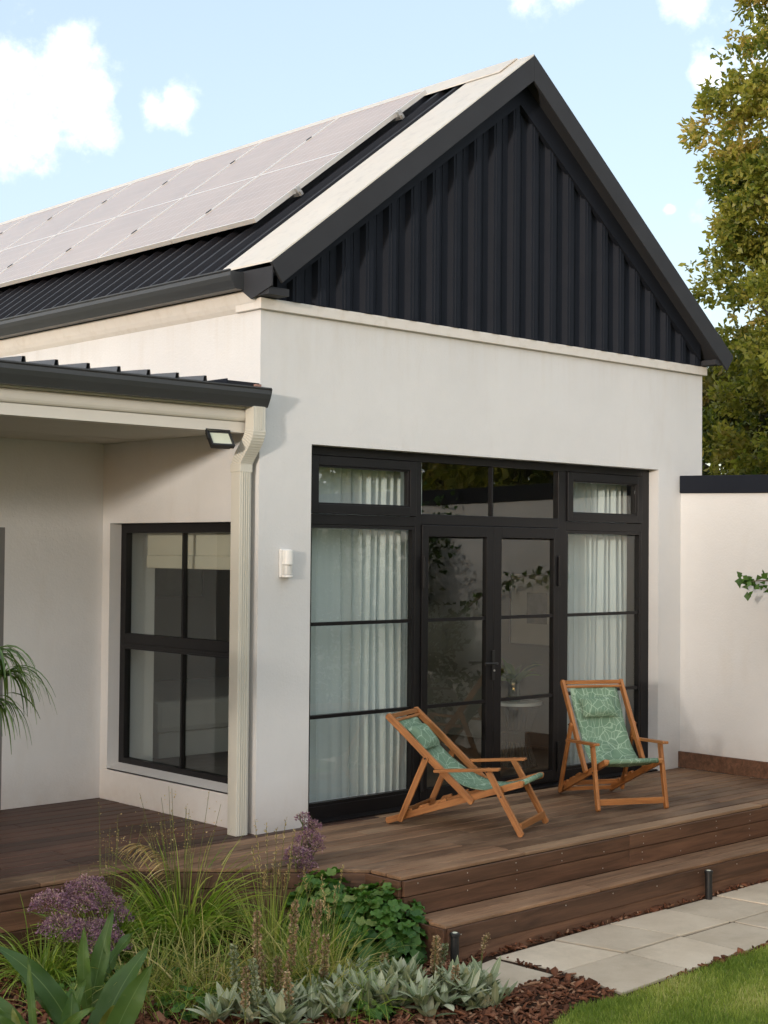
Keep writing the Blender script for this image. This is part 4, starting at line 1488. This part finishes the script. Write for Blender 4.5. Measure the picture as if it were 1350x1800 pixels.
def grass_tuft(name, loc, label, n, length, width, spread, droop, mat, stalks=0, stalk_h=(.5, .8), heads='fluff', group=None, r0=.05, rnd_rng=(0, 1)):
    p = plant(name, loc, label, 'grass', group)
    a, d = polar(n, spread, .7, 1.3)
    base = np.stack([np.cos(a) * r0 * RNG.random(n), np.sin(a) * r0 * RNG.random(n), np.zeros(n)], 1)
    v, f, r, md = ribbons(base, d, RNG.uniform(length[0], length[1], n), RNG.uniform(width[0], width[1], n), RNG.uniform(droop[0], droop[1], n), segs=7, taper=.1, rnd=np.clip(RNG.uniform(*rnd_rng, n), 0, 1))
    np_mesh('blades', v, f, mat, p, r, md)
    if stalks:
        for k in range(stalks):
            m = MB(); hv = []
            a = RNG.uniform(0, 6.28); s = RNG.uniform(.05, .32); h = RNG.uniform(*stalk_h)
            b = Vector((math.cos(a) * .04, math.sin(a) * .04, 0)); e = Vector((math.cos(a) * s * h, math.sin(a) * s * h, h))
            mid_ = (b + e) / 2 + Vector((0, 0, .06 * h))
            m.tube([b, mid_, e], [.0026, .002, .0012], 5)
            if heads == 'fluff':
                k_ = 22
                t = RNG.random(k_)
                pos = np.array(e)[None] * (.80 + .2 * t[:, None]) + RNG.normal(0, .006, (k_, 3))
                hv.append(leaf_quads(pos, RNG.normal(0, 1, (k_, 3)) + np.array([0, 0, .6]), RNG.uniform(.008, .018, k_), aspect=.4))
            elif heads == 'dots':
                k_ = 9
                pos = np.array(e)[None] * (.75 + .25 * RNG.random(k_)[:, None]) + RNG.normal(0, .018, (k_, 3))
                hv.append(leaf_quads(pos, RNG.normal(0, 1, (k_, 3)), RNG.uniform(.008, .014, k_), aspect=.7))
            elif heads == 'spike':
                k_ = 30
                t = RNG.random(k_)
                pos = np.array(mid_)[None] * (1 - (.5 + .5 * t[:, None])) + np.array(e)[None] * (.5 + .5 * t[:, None]) + RNG.normal(0, .003, (k_, 3))
                hv.append(leaf_quads(pos, RNG.normal(0, .4, (k_, 3)) + np.array([0, 0, 1.0]), RNG.uniform(.012, .024, k_), aspect=.3))
            so_ = m.build('stalk', STEM, p)
            v, f, r, md = merge(hv)
            np_mesh('seed_head', v, f, SEED, so_, r, md)['kind'] = 'stuff'
    return p


grass_tuft('grass_clump', (-1.02, -.62, GZ), 'big arching green grass clump against the deck edge', 620, (.42, .80), (.011, .018), .70, (1.2, 2.6), GRASSG, 18, (.70, .98), 'dots', r0=.13, rnd_rng=(0, 1))
grass_tuft('grass_clump', (-1.50, -.56, GZ), 'arching green grass clump behind the purple flowers', 360, (.36, .64), (.010, .016), .75, (1.3, 2.6), GRASSG, 9, (.65, .92), 'dots', r0=.12, rnd_rng=(0, 1))
grass_tuft('grass_clump', (-1.95, -.66, GZ), 'green grass clump at the left edge below the deck', 230, (.32, .52), (.009, .015), .75, (1.3, 2.8), GRASSG, 0, r0=.10, rnd_rng=(.1, .9))
grass_tuft('tall_grass', (-.72, -1.08, GZ), 'thin upright golden stemmed grass in front of the deck', 130, (.28, .58), (.006, .010), .42, (.4, 1.3), GRASSG, 14, (.50, .80), 'spike', r0=.10, rnd_rng=(.4, 1))
grass_tuft('tall_grass', (-.64, -1.42, GZ), 'thin green grass tuft left of the ruffled green plants', 170, (.22, .46), (.004, .007), .5, (.5, 1.6), GRASSG, 8, (.35, .55), 'spike', r0=.10, rnd_rng=(.2, 1))
for k, (x, y) in enumerate(((-1.20, -1.25), (-.92, -1.45), (-1.42, -1.05), (-1.20, -1.62), (-.78, -1.66), (-1.45, -1.45), (-1.70, -1.25), (-1.00, -1.80))):
    grass_tuft('straw_grass', (x, y, GZ), ['tangled straw coloured grass in the middle of the bed', 'fallen straw grass beside the small stone', 'straw grass under the big arching clump', 'dry straw grass behind the silver leaves', 'dry grass tuft next to the ruffled plants', 'straw grass in the gap right of the canna', 'straw grass just behind the canna', 'dry grass among the silver rosettes'][k], 120, (.26, .54), (.006, .011), 1.1, (.6, 2.2), GRASSD, 0, group=None, r0=.18, rnd_rng=(0, 1))
# one tall feathery seed head leaning left
fs = plant('feather_grass', (-1.10, -.70, GZ), 'tall straw plume bending over the deck edge', 'grass')
stem_pts = catmull([(.06, 0, 0), (.03, .02, .30), (-.02, .03, .46), (-.07, .05, .57), (-.16, .07, .645), (-.24, .09, .665)], 5)
MB().tube(stem_pts, [.003] * (len(stem_pts) - 6) + [.0022] * 6, 6).build('stalk', STEM, fs)
parts = []
for i, p in enumerate(stem_pts[9:]):
    k_ = 5
    base = np.repeat(np.array([p]), k_, 0) + RNG.normal(0, .003, (k_, 3))
    parts.append(ribbons(base, np.stack([RNG.normal(-.9, .15, k_), RNG.normal(.15, .15, k_), RNG.normal(.15, .2, k_)], 1), RNG.uniform(.08, .17, k_), .009, 1.3, 5, .2))
v, f, r, md = merge(parts)
np_mesh('plume', v, f, SEED, fs, r, md)


def statice(loc, label, heads, stem_to):
    p = plant('statice', loc, label, 'flower', 'purple flower clumps')
    m = MB(); fl, lf = [], []
    for (hx, hy, hz, hr) in heads:
        e = Vector((hx, hy, hz))
        m.tube([(hx * .15, hy * .15, 0), (hx * .6, hy * .6, hz * .55), (hx, hy, hz - hr * .5)], [.005, .004, .003], 6)
        for k in range(14):
            q = e + Vector(RNG.normal(0, .55, 3) * hr) + Vector((0, 0, hr * .1))
            m.tube([(hx, hy, hz - hr * .9), q], [.0016, .001], 4)
        nn = int(520 * (hr / .07) ** 2)
        u = unit(RNG.normal(0, 1, (nn, 3))); rad = hr * RNG.uniform(.45, 1.0, nn) ** .5
        u[:, 2] = np.abs(u[:, 2]) * 1.0 - .25
        lump = 1 + .22 * np.sin(u[:, 0] * 7 + hx * 30) * np.sin(u[:, 1] * 8 + hy * 20)
        pos = np.array([hx, hy, hz]) + u * (rad * lump)[:, None] * np.array([1.1, 1.1, 1.0])
        fl.append(leaf_quads(pos, u + RNG.normal(0, .6, (nn, 3)), RNG.uniform(.007, .014, nn), aspect=.8, rnd=np.clip(RNG.normal(.45, .25, nn) + u[:, 2] * .3, 0, 1)))
    m.build('stem', STEM, p)
    v, f, r, md = merge(fl); np_mesh('florets', v, f, PURPLE, p, r, md)
    a, d = polar(26, .9, .3, .9)
    v, f, r, md = ribbons(np.zeros((26, 3)), d, RNG.uniform(.12, .26, 26), .045, 1.0, 5, fold=.1, belly=True)
    np_mesh('leaf', v, f, HEUCH, p, r, md)
    return p


statice((-1.80, -.74, GZ), 'big cluster of purple statice flower heads at the left of the bed',
        [(-.13, .05, .44, .100), (.02, -.02, .42, .080), (.10, .05, .47, .115), (.21, .02, .38, .085), (.10, -.06, .27, .110), (-.02, -.10, .29, .095), (-.12, -.04, .33, .100), (.18, -.10, .20, .080), (.05, -.15, .18, .090), (.27, -.02, .32, .06)], None)
statice((-.42, -.95, GZ), 'purple flower heads rising in front of the white pillar',
        [(.00, .0, .53, .085), (.10, .02, .62, .075), (.04, -.02, .45, .080), (.14, .04, .56, .065), (.13, .03, .69, .050), (.07, .05, .74, .045), (-.05, -.03, .57, .05)], None)


def ruffled(name, loc, label, n, rad, hgt, lsize, mat=HEUCH):
    """mound of scalloped round leaves on short stalks"""
    p = plant(name, loc, label, 'plant', 'ruffled green mounds')
    K = 9
    V, F, RR = [], [], []
    m = MB()
    for i in range(n):
        u = unit(RNG.normal(0, 1, 3)); u[2] = abs(u[2])
        c = u * np.array([rad, rad, hgt]) * RNG.uniform(.62, 1.0) ** .6
        c[2] = max(c[2], .02)
        nrm = unit(u * np.array([.8, .8, 1]) + RNG.normal(0, .35, 3) + np.array([0, 0, .35]))
        s = unit(np.cross(nrm, RNG.normal(0, 1, 3))); t = np.cross(nrm, s)
        r0 = lsize * RNG.uniform(.6, 1.15)
        k = len(V)
        V.append(c - nrm * r0 * .22)
        ph = RNG.uniform(0, 6.28)
        for j in range(K * 2):
            a = 6.283 * j / (K * 2)
            rr_ = r0 * (1 + .13 * math.cos(a * 5 + ph)) * (.82 if abs(a - 3.14) < .3 else 1)
            V.append(c + (s * math.cos(a) + t * math.sin(a)) * rr_ + nrm * r0 * (.16 * math.sin(a * 5 + ph * 2)))
        for j in range(K * 2):
            F.append((k, k + 1 + j, k + 1 + (j + 1) % (K * 2)))
        rv = np.clip(RNG.normal(.42, .24) + .2 * (u[2] - .5), 0, 1)
        RR += [rv] * (K * 2)
        if i % 3 == 0:
            m.tube([tuple(c * np.array([.2, .2, 0])), tuple(c)], .0025, 4)
    m.build('stem', STEM, p)
    np_mesh('foliage', np.array(V), np.array(F), mat, p, RR, np.ones(len(V)))
    return p


ruffled('heuchera', (-.40, -1.16, GZ), 'taller green ruffled plant mound against the diagonal deck edge', 420, .26, .50, .044)
ruffled('heuchera', (-.225, -1.44, GZ), 'bright green ruffled plant mound beside the step corner', 640, .34, .43, .042)
ruffled('heuchera', (-1.30, -.95, GZ), 'low green leafy ground cover under the grasses', 110, .26, .12, .03)
ruffled('heuchera', (-1.72, -1.02, GZ), 'low green leaves behind the canna clump', 120, .25, .14, .03)


def lambs_ear(loc, label, rosettes, spread, spikes, sl_=(.2, .42)):
    p = plant('lambs_ear', loc, label, 'plant', 'silver woolly plants')
    parts = []
    for i in range(rosettes):
        a = RNG.uniform(0, 6.28); r = spread * math.sqrt(RNG.random())
        c = np.array([math.cos(a) * r * 1.3, math.sin(a) * r * .9, RNG.uniform(0, .07)])
        n = RNG.integers(7, 12)
        aa = np.linspace(0, 6.28, n, endpoint=False) + RNG.uniform(0, 1)
        d = np.stack([np.cos(aa), np.sin(aa), RNG.uniform(.6, 2.4, n)], 1)
        side = np.stack([-np.sin(aa), np.cos(aa), np.zeros(n)], 1)
        parts.append(ribbons(np.repeat(c[None], n, 0), d, RNG.uniform(.10, .19, n), RNG.uniform(.034, .052, n), RNG.uniform(.3, 1.2, n), 6, side=side, fold=.14, belly=True))
    v, f, r, md = merge(parts)
    np_mesh('foliage', v, f, LAMB, p, r, md, smooth=True)
    for (sx, sy, h, kind) in spikes:
        m = MB(); lean = RNG.normal(0, .03, 2)
        m.tube([(sx, sy, 0), (sx + lean[0] * .5, sy + lean[1] * .5, h * .5), (sx + lean[0], sy + lean[1], h)], [.005, .004, .003], 6)
        st_ = m.build('stalk', STEM if kind else STEM, p)
        k_ = int(900 * h)
        t = RNG.random(k_) * .62 + .38
        aa = RNG.uniform(0, 6.28, k_)
        rad = (.010 + .006 * np.sin(t * 60)) * np.clip((1.03 - t) * 9, .3, 1)
        pos = np.stack([sx + lean[0] * t + np.cos(aa) * rad, sy + lean[1] * t + np.sin(aa) * rad, h * t], 1)
        dd = np.stack([np.cos(aa), np.sin(aa), np.full(k_, .5)], 1)
        v, f, r, md = leaf_quads(pos, dd, RNG.uniform(.010, .018, k_), aspect=.8)
        np_mesh('flower_spike', v, f, SPIKE if kind else LAMB, st_, r, md)
    return p


lambs_ear((-.82, -1.97, GZ), 'silver grey woolly plant in front of the flat stones', 22, .24, [(.32, -.18, .32, 1), (.42, -.10, .25, 0), (-.20, .10, .36, 1), (.30, .16, .16, 1)])
lambs_ear((-1.20, -2.06, GZ), 'silver grey woolly plant with tall brown flower spikes at the bottom edge', 20, .22, [(.10, .22, .54, 1), (-.08, .16, .58, 1), (-.24, .20, .54, 1), (-.32, .06, .34, 0), (-.40, .09, .30, 1), (-.22, -.04, .27, 1)])
lambs_ear((-.64, -2.26, GZ), 'silver grey woolly plant nearest the bark mulch at the bottom edge', 20, .22, [(.22, .12, .27, 1), (.05, -.05, .2, 0)])
lambs_ear((-.50, -2.44, GZ), 'rightmost silver grey woolly plant spreading onto the bark mulch', 14, .17, [(-.05, .08, .22, 1)])
lambs_ear((-1.52, -1.86, GZ), 'silver grey woolly plant with short pale spikes beside the canna', 9, .14, [(.05, .12, .36, 0), (.16, .06, .31, 1), (.22, .0, .28, 1)])
for k, (x, y, lab) in enumerate(((-1.02, -1.62, 'low green filler plant behind the brown spikes'), (-1.62, -1.55, 'low green filler plant between canna and silver leaves'), (-1.95, -1.02, 'leafy green ground cover at the left behind the canna'), (-.98, -2.12, 'small green leaves among the silver rosettes'))):
    ruffled('ground_cover', (x, y, GZ), lab, 110, .20, .13, .022)
    v, f, r, md = ribbons(np.array([[x, y, GZ]]) + RNG.normal(0, .12, (120, 3)) * np.array([1, 1, 0]), np.stack([RNG.normal(0, .6, 120), RNG.normal(0, .6, 120), np.ones(120)], 1), RNG.uniform(.12, .34, 120), .006, 1.4, 5, .15)
    gp_ = plant('grass_tuft', (x, y, GZ), ['green blades behind the brown spikes', 'green blades between canna and silver leaves', 'green blades at the left behind the canna', 'green blades among the silver rosettes'][k], 'grass')
    np_mesh('blades', v - np.array([x, y, GZ]), f, GRASSG, gp_, r, md)

# small dry curled flower stalk in the mulch by the step
ds = plant('dry_stalk', (.02, -2.02, GZ), 'small curled dry flower stalk in the mulch before the step', 'plant')
pts = [(0, 0, 0), (.005, 0, .09), (.02, .0, .16), (.045, 0, .19), (.055, .0, .185)]
MB().tube(catmull(pts, 4), .004, 6).build('stalk', STEM, ds)
k_ = 160; t = RNG.random(k_)
cp = np.array(catmull(pts, 12)); ii = (t * (len(cp) - 1) * .7 + (len(cp) - 1) * .3).astype(int)
v, f, r, md = leaf_quads(cp[ii] + RNG.normal(0, .006, (k_, 3)), RNG.normal(0, 1, (k_, 3)), .013, aspect=.7)
np_mesh('flower_spike', v, f, SPIKE, ds, r, md)

# strappy plant poking in at the left edge under the veranda
sp_ = plant('strappy_plant', (-2.88, -.95, GZ + .02), 'drooping strappy green leaves at the left edge before the veranda', 'plant')
MB().tube([(0, 0, 0), (.03, .02, .6), (.10, .03, 1.25), (.16, .05, 1.65)], [.03, .025, .02, .012], 10).build('trunk', BARK, sp_)
parts = []
for (ex, ey, ez) in ((.62, .20, 1.66), (.50, .10, 1.78), (.30, .15, 1.84), (.56, .22, 1.52), (.1, -.2, 1.75)):
    n = 44
    aa = RNG.uniform(0, 6.28, n)
    d = np.stack([np.cos(aa) * .9 + .35, np.sin(aa) * .9, RNG.uniform(-.1, 1.1, n)], 1)
    parts.append(ribbons(np.repeat(np.array([[ex, ey, ez]]), n, 0), d, RNG.uniform(.22, .42, n), RNG.uniform(.012, .018, n), RNG.uniform(2.4, 4.2, n), 8, .15))
    MB().tube([(.14, .04, 1.5), (ex * .6, ey * .6, ez - .02), (ex, ey, ez)], [.012, .009, .006], 6).build('branch', STEM, sp_)
v, f, r, md = merge(parts); np_mesh('foliage', v, f, PAPY, sp_, r, md)

# ------------------------------------------------------------------ trees
def leafy_clusters(centres, outdir, per, size, spread, bias=None):
    """rosettes of leaves round twig ends"""
    n = len(centres)
    c = np.repeat(centres, per, 0); o = np.repeat(outdir, per, 0)
    d = unit(RNG.normal(0, 1, c.shape) + o * .7)
    pos = c + RNG.normal(0, spread, c.shape)
    rb = np.repeat(np.clip(RNG.normal(.48, .26, n), 0, 1) if bias is None else bias, per)
    return leaf_quads(pos, d, RNG.uniform(size * .7, size * 1.25, len(pos)), rnd=np.clip(rb + RNG.normal(0, .13, len(rb)), 0, 1), aspect=.48, bend=.15)


def tree(name, base, label, height, blobs, clusters, leaf, mat, seed, per=8, trunk_r=.25, group='garden trees', shell=.55, spread=.045):
    global RNG
    RNG = np.random.default_rng(seed)
    s2 = (leaf / .09) ** 2 if leaf > .11 else 1.0
    p = plant(name, base, label, 'shrub' if 'shrub' in name else 'tree', group)
    b0 = np.array(base, float)
    m = MB()
    m.tube([(0, 0, -.1), (.1, .05, height * .25), (-.05, .1, height * .5), (.05, 0, height * .8)], [trunk_r, trunk_r * .75, trunk_r * .5, trunk_r * .15], 10)
    cen, out = [], []
    tot = sum(b[3] * b[4] + b[3] * b[5] for b in blobs)
    bias = []
    area = sum(b[3] * b[5] for b in blobs)
    for (x, y, z, rx, ry, rz) in blobs:
        k = int(clusters * (rx * rz) / area)
        nc = max(8, int(26 * rx * rz / s2))
        cu = unit(RNG.normal(0, 1, (nc, 3)))
        cc_ = np.array([x, y, z]) + cu * np.array([rx, ry, rz]) * (RNG.uniform(shell, 1.0, nc) ** .6)[:, None]
        crad = RNG.uniform(.20, .42, nc) * math.sqrt(s2)
        ctone = np.clip(RNG.normal(.46, .22, nc), 0, 1)
        w_ = RNG.integers(0, nc, k)
        u = unit(RNG.normal(0, 1, (k, 3)))
        q = cc_[w_] + u * (crad[w_] * RNG.uniform(.25, 1.0, k) ** .5)[:, None] * np.array([1.1, 1.1, .8])
        cen.append(q); out.append(unit(u + cu[w_])); bias.append(np.clip(ctone[w_] + RNG.normal(0, .1, k), 0, 1))
        for j in range(9):
            e = cc_[RNG.integers(0, nc)]
            s = np.array([0.05, 0.05, max(.5, min(height * .75, z - rz * .6))])
            mid_ = (s + e) / 2 + RNG.normal(0, .15, 3) + np.array([0, 0, .25])
            m.tube([tuple(s), tuple(mid_), tuple(e)], [trunk_r * .26, trunk_r * .13, .012], 5)
    m.build('trunk', BARK, p)
    cen = np.concatenate(cen); out = np.concatenate(out)
    v, f, r, md = leafy_clusters(cen, out, per, leaf, spread, np.concatenate(bias))
    np_mesh('crown', v, f, mat, p, r, md)
    return p


# big oak at the right, behind the boundary wall
tree('oak_tree', (9.85, 1.15, -.5), 'tall golden green oak at the right behind the garden wall', 9.0,
     [(-.35, .15, 5.6, 1.5, 1.6, 1.5), (-.45, .25, 6.6, 1.3, 1.4, .9), (-.25, .15, 7.5, 1.65, 1.6, 1.5), (-.35, .25, 4.0, 1.5, 1.6, 1.3), (.7, -.6, 5.0, 1.8, 1.8, 2.0), (.9, -.5, 7.5, 1.6, 1.6, 1.5), (.0, .0, 9.2, 1.6, 1.5, 1.3), (1.0, -.6, 3.0, 1.8, 1.8, 1.5), (-.5, .4, 2.7, 1.3, 1.4, 1.0)],
     10200, .092, OAK, 21, per=14, trunk_r=.28, group='trees behind the garden wall', shell=.45, spread=.04)
tree('broadleaf_tree', (12.9, 4.3, -.5), 'dark leafy tree behind the oak and the house corner', 6.5,
     [(-.6, .4, 4.0, 2.0, 2.0, 1.6), (.6, -.8, 4.4, 2.0, 2.0, 1.8), (-.3, .4, 2.2, 2.0, 2.0, 1.4), (1.0, -1.0, 2.2, 2.2, 2.2, 1.6)],
     3300, .125, OAKD, 22, per=14, trunk_r=.3, group='trees behind the garden wall', shell=.4, spread=.055)
# trees of the front garden, seen mirrored in the door glass
for k, (x, y, hh, mat, lab) in enumerate(((9.0, -5.5, 6.5, OAK, 'leafy tree beyond the garden wall mirrored in the left door'), (12.5, -10.5, 8.5, OAK, 'tall tree across the garden mirrored in the fanlight'),
                                          (6.8, -10.5, 5.5, OAK, 'round tree at the end of the lawn mirrored in the left window'), (2.5, -15.0, 7.5, OAK, 'large tree behind the lawn mirrored in the glazing'), (17.0, -6.0, 8.0, OAK, 'far dark tree mirrored in the right door'))):
    s = hh / 6.5
    tree('garden_tree', (x, y, -.5), lab, hh, [(0, 0, 4.4 * s, 2.0 * s, 2.0 * s, 1.7 * s), (.9 * s, .4 * s, 3.4 * s, 1.7 * s, 1.7 * s, 1.3 * s), (-.9 * s, -.4 * s, 3.3 * s, 1.7 * s, 1.7 * s, 1.3 * s), (0, 0, 2.2 * s, 1.9 * s, 1.9 * s, 1.0 * s)],
         1100, .17 * s, mat, 40 + k, per=7, trunk_r=.2 * s, group='trees of the front garden', shell=.4, spread=.12)
# row of loose trees on the sunny side of the garden: the low light filters through them
for k, (x, y, hh) in enumerate(((-17.0, -9.6, 4.4), (-16.4, -7.6, 4.2), (-16.8, -5.6, 4.5), (-16.2, -3.6, 4.2), (-16.6, -1.6, 4.4))):
    lab = ('nearest', 'second', 'third', 'fourth', 'farthest')[k] + ' loose leafy tree in the row at the far left of the garden'
    tree('garden_tree', (x, y, -.5), lab, hh, [(0, 0, hh * .80, 1.3, 1.4, .85), (.2, .5, hh * .52, 1.2, 1.4, .9), (-.2, -.4, hh * .32, 1.2, 1.3, .8)], 170, .20, HEDGE, 80 + k, per=7, trunk_r=.1, group='row of trees at the left of the garden', shell=.2, spread=.12)
# shrubs against the garden wall in front of the deck
for k, (x, y, hh, lab) in enumerate(((4.15, -3.0, 2.3, 'leafy shrub against the garden wall nearest the deck'), (4.0, -4.4, 2.7, 'second leafy shrub along the garden wall'), (4.1, -6.0, 2.5, 'third leafy shrub along the garden wall'))):
    tree('garden_shrub', (x, y, -.5), lab, hh, [(0, 0, hh * .62, .52, .75, hh * .42), (0, .2, hh * .35, .5, .7, hh * .33), (-.05, -.25, hh * .8, .42, .5, hh * .28)], 620, .085, HEDGE, 60 + k, per=8, trunk_r=.05, group='shrubs along the garden wall', shell=.3, spread=.06)
RNG = np.random.default_rng(77)
# climber over the boundary wall further forward (its shoot shows at the right edge)
cl = plant('climbing_vine', (4.62, -3.2, -.46), 'green climbing vine on the garden wall, a shoot reaching in at the right edge', 'vine')
m = MB(); lv = []
main = [[(0, 0, 0), (.02, .1, .8), (.0, -.1, 1.5), (.05, .2, 2.2), (.05, .5, 2.7)], [(0, -.1, 0), (.0, -.5, .9), (.03, -.9, 1.7), (.02, -1.2, 2.6)], [(0, 0, .9), (-.02, .6, 1.5), (-.10, 1.2, 1.9), (-.20, 1.75, 2.08), (-.26, 2.12, 2.12), (-.24, 2.36, 2.09)], [(0, -.2, .5), (.0, -1.2, 1.3), (.02, -2.0, 2.3)]]
for k, pth in enumerate(main):
    cp = catmull(pth, 8)
    m.tube(cp, [.016 * (1 - .8 * i / len(cp)) for i in range(len(cp))], 6)
    cp = np.array(cp)
    nl = 420 if k != 2 else 90
    ii = RNG.integers(6 if k != 2 else 10, len(cp), nl)
    jit = .16 if k != 2 else .045
    pos = cp[ii] + RNG.normal(0, 1, (nl, 3)) * np.array([jit * .5, jit, jit])
    pos[:, 0] = np.minimum(pos[:, 0], .06)
    lv.append(leaf_quads(pos, RNG.normal(0, .6, (nl, 3)) + np.array([-.4, 0, -.5]), RNG.uniform(.05, .085, nl), aspect=.8))
m.build('stem', BARK, cl)
v, f, r, md = merge(lv); np_mesh('leaf', v, f, VINE, cl, r, md)
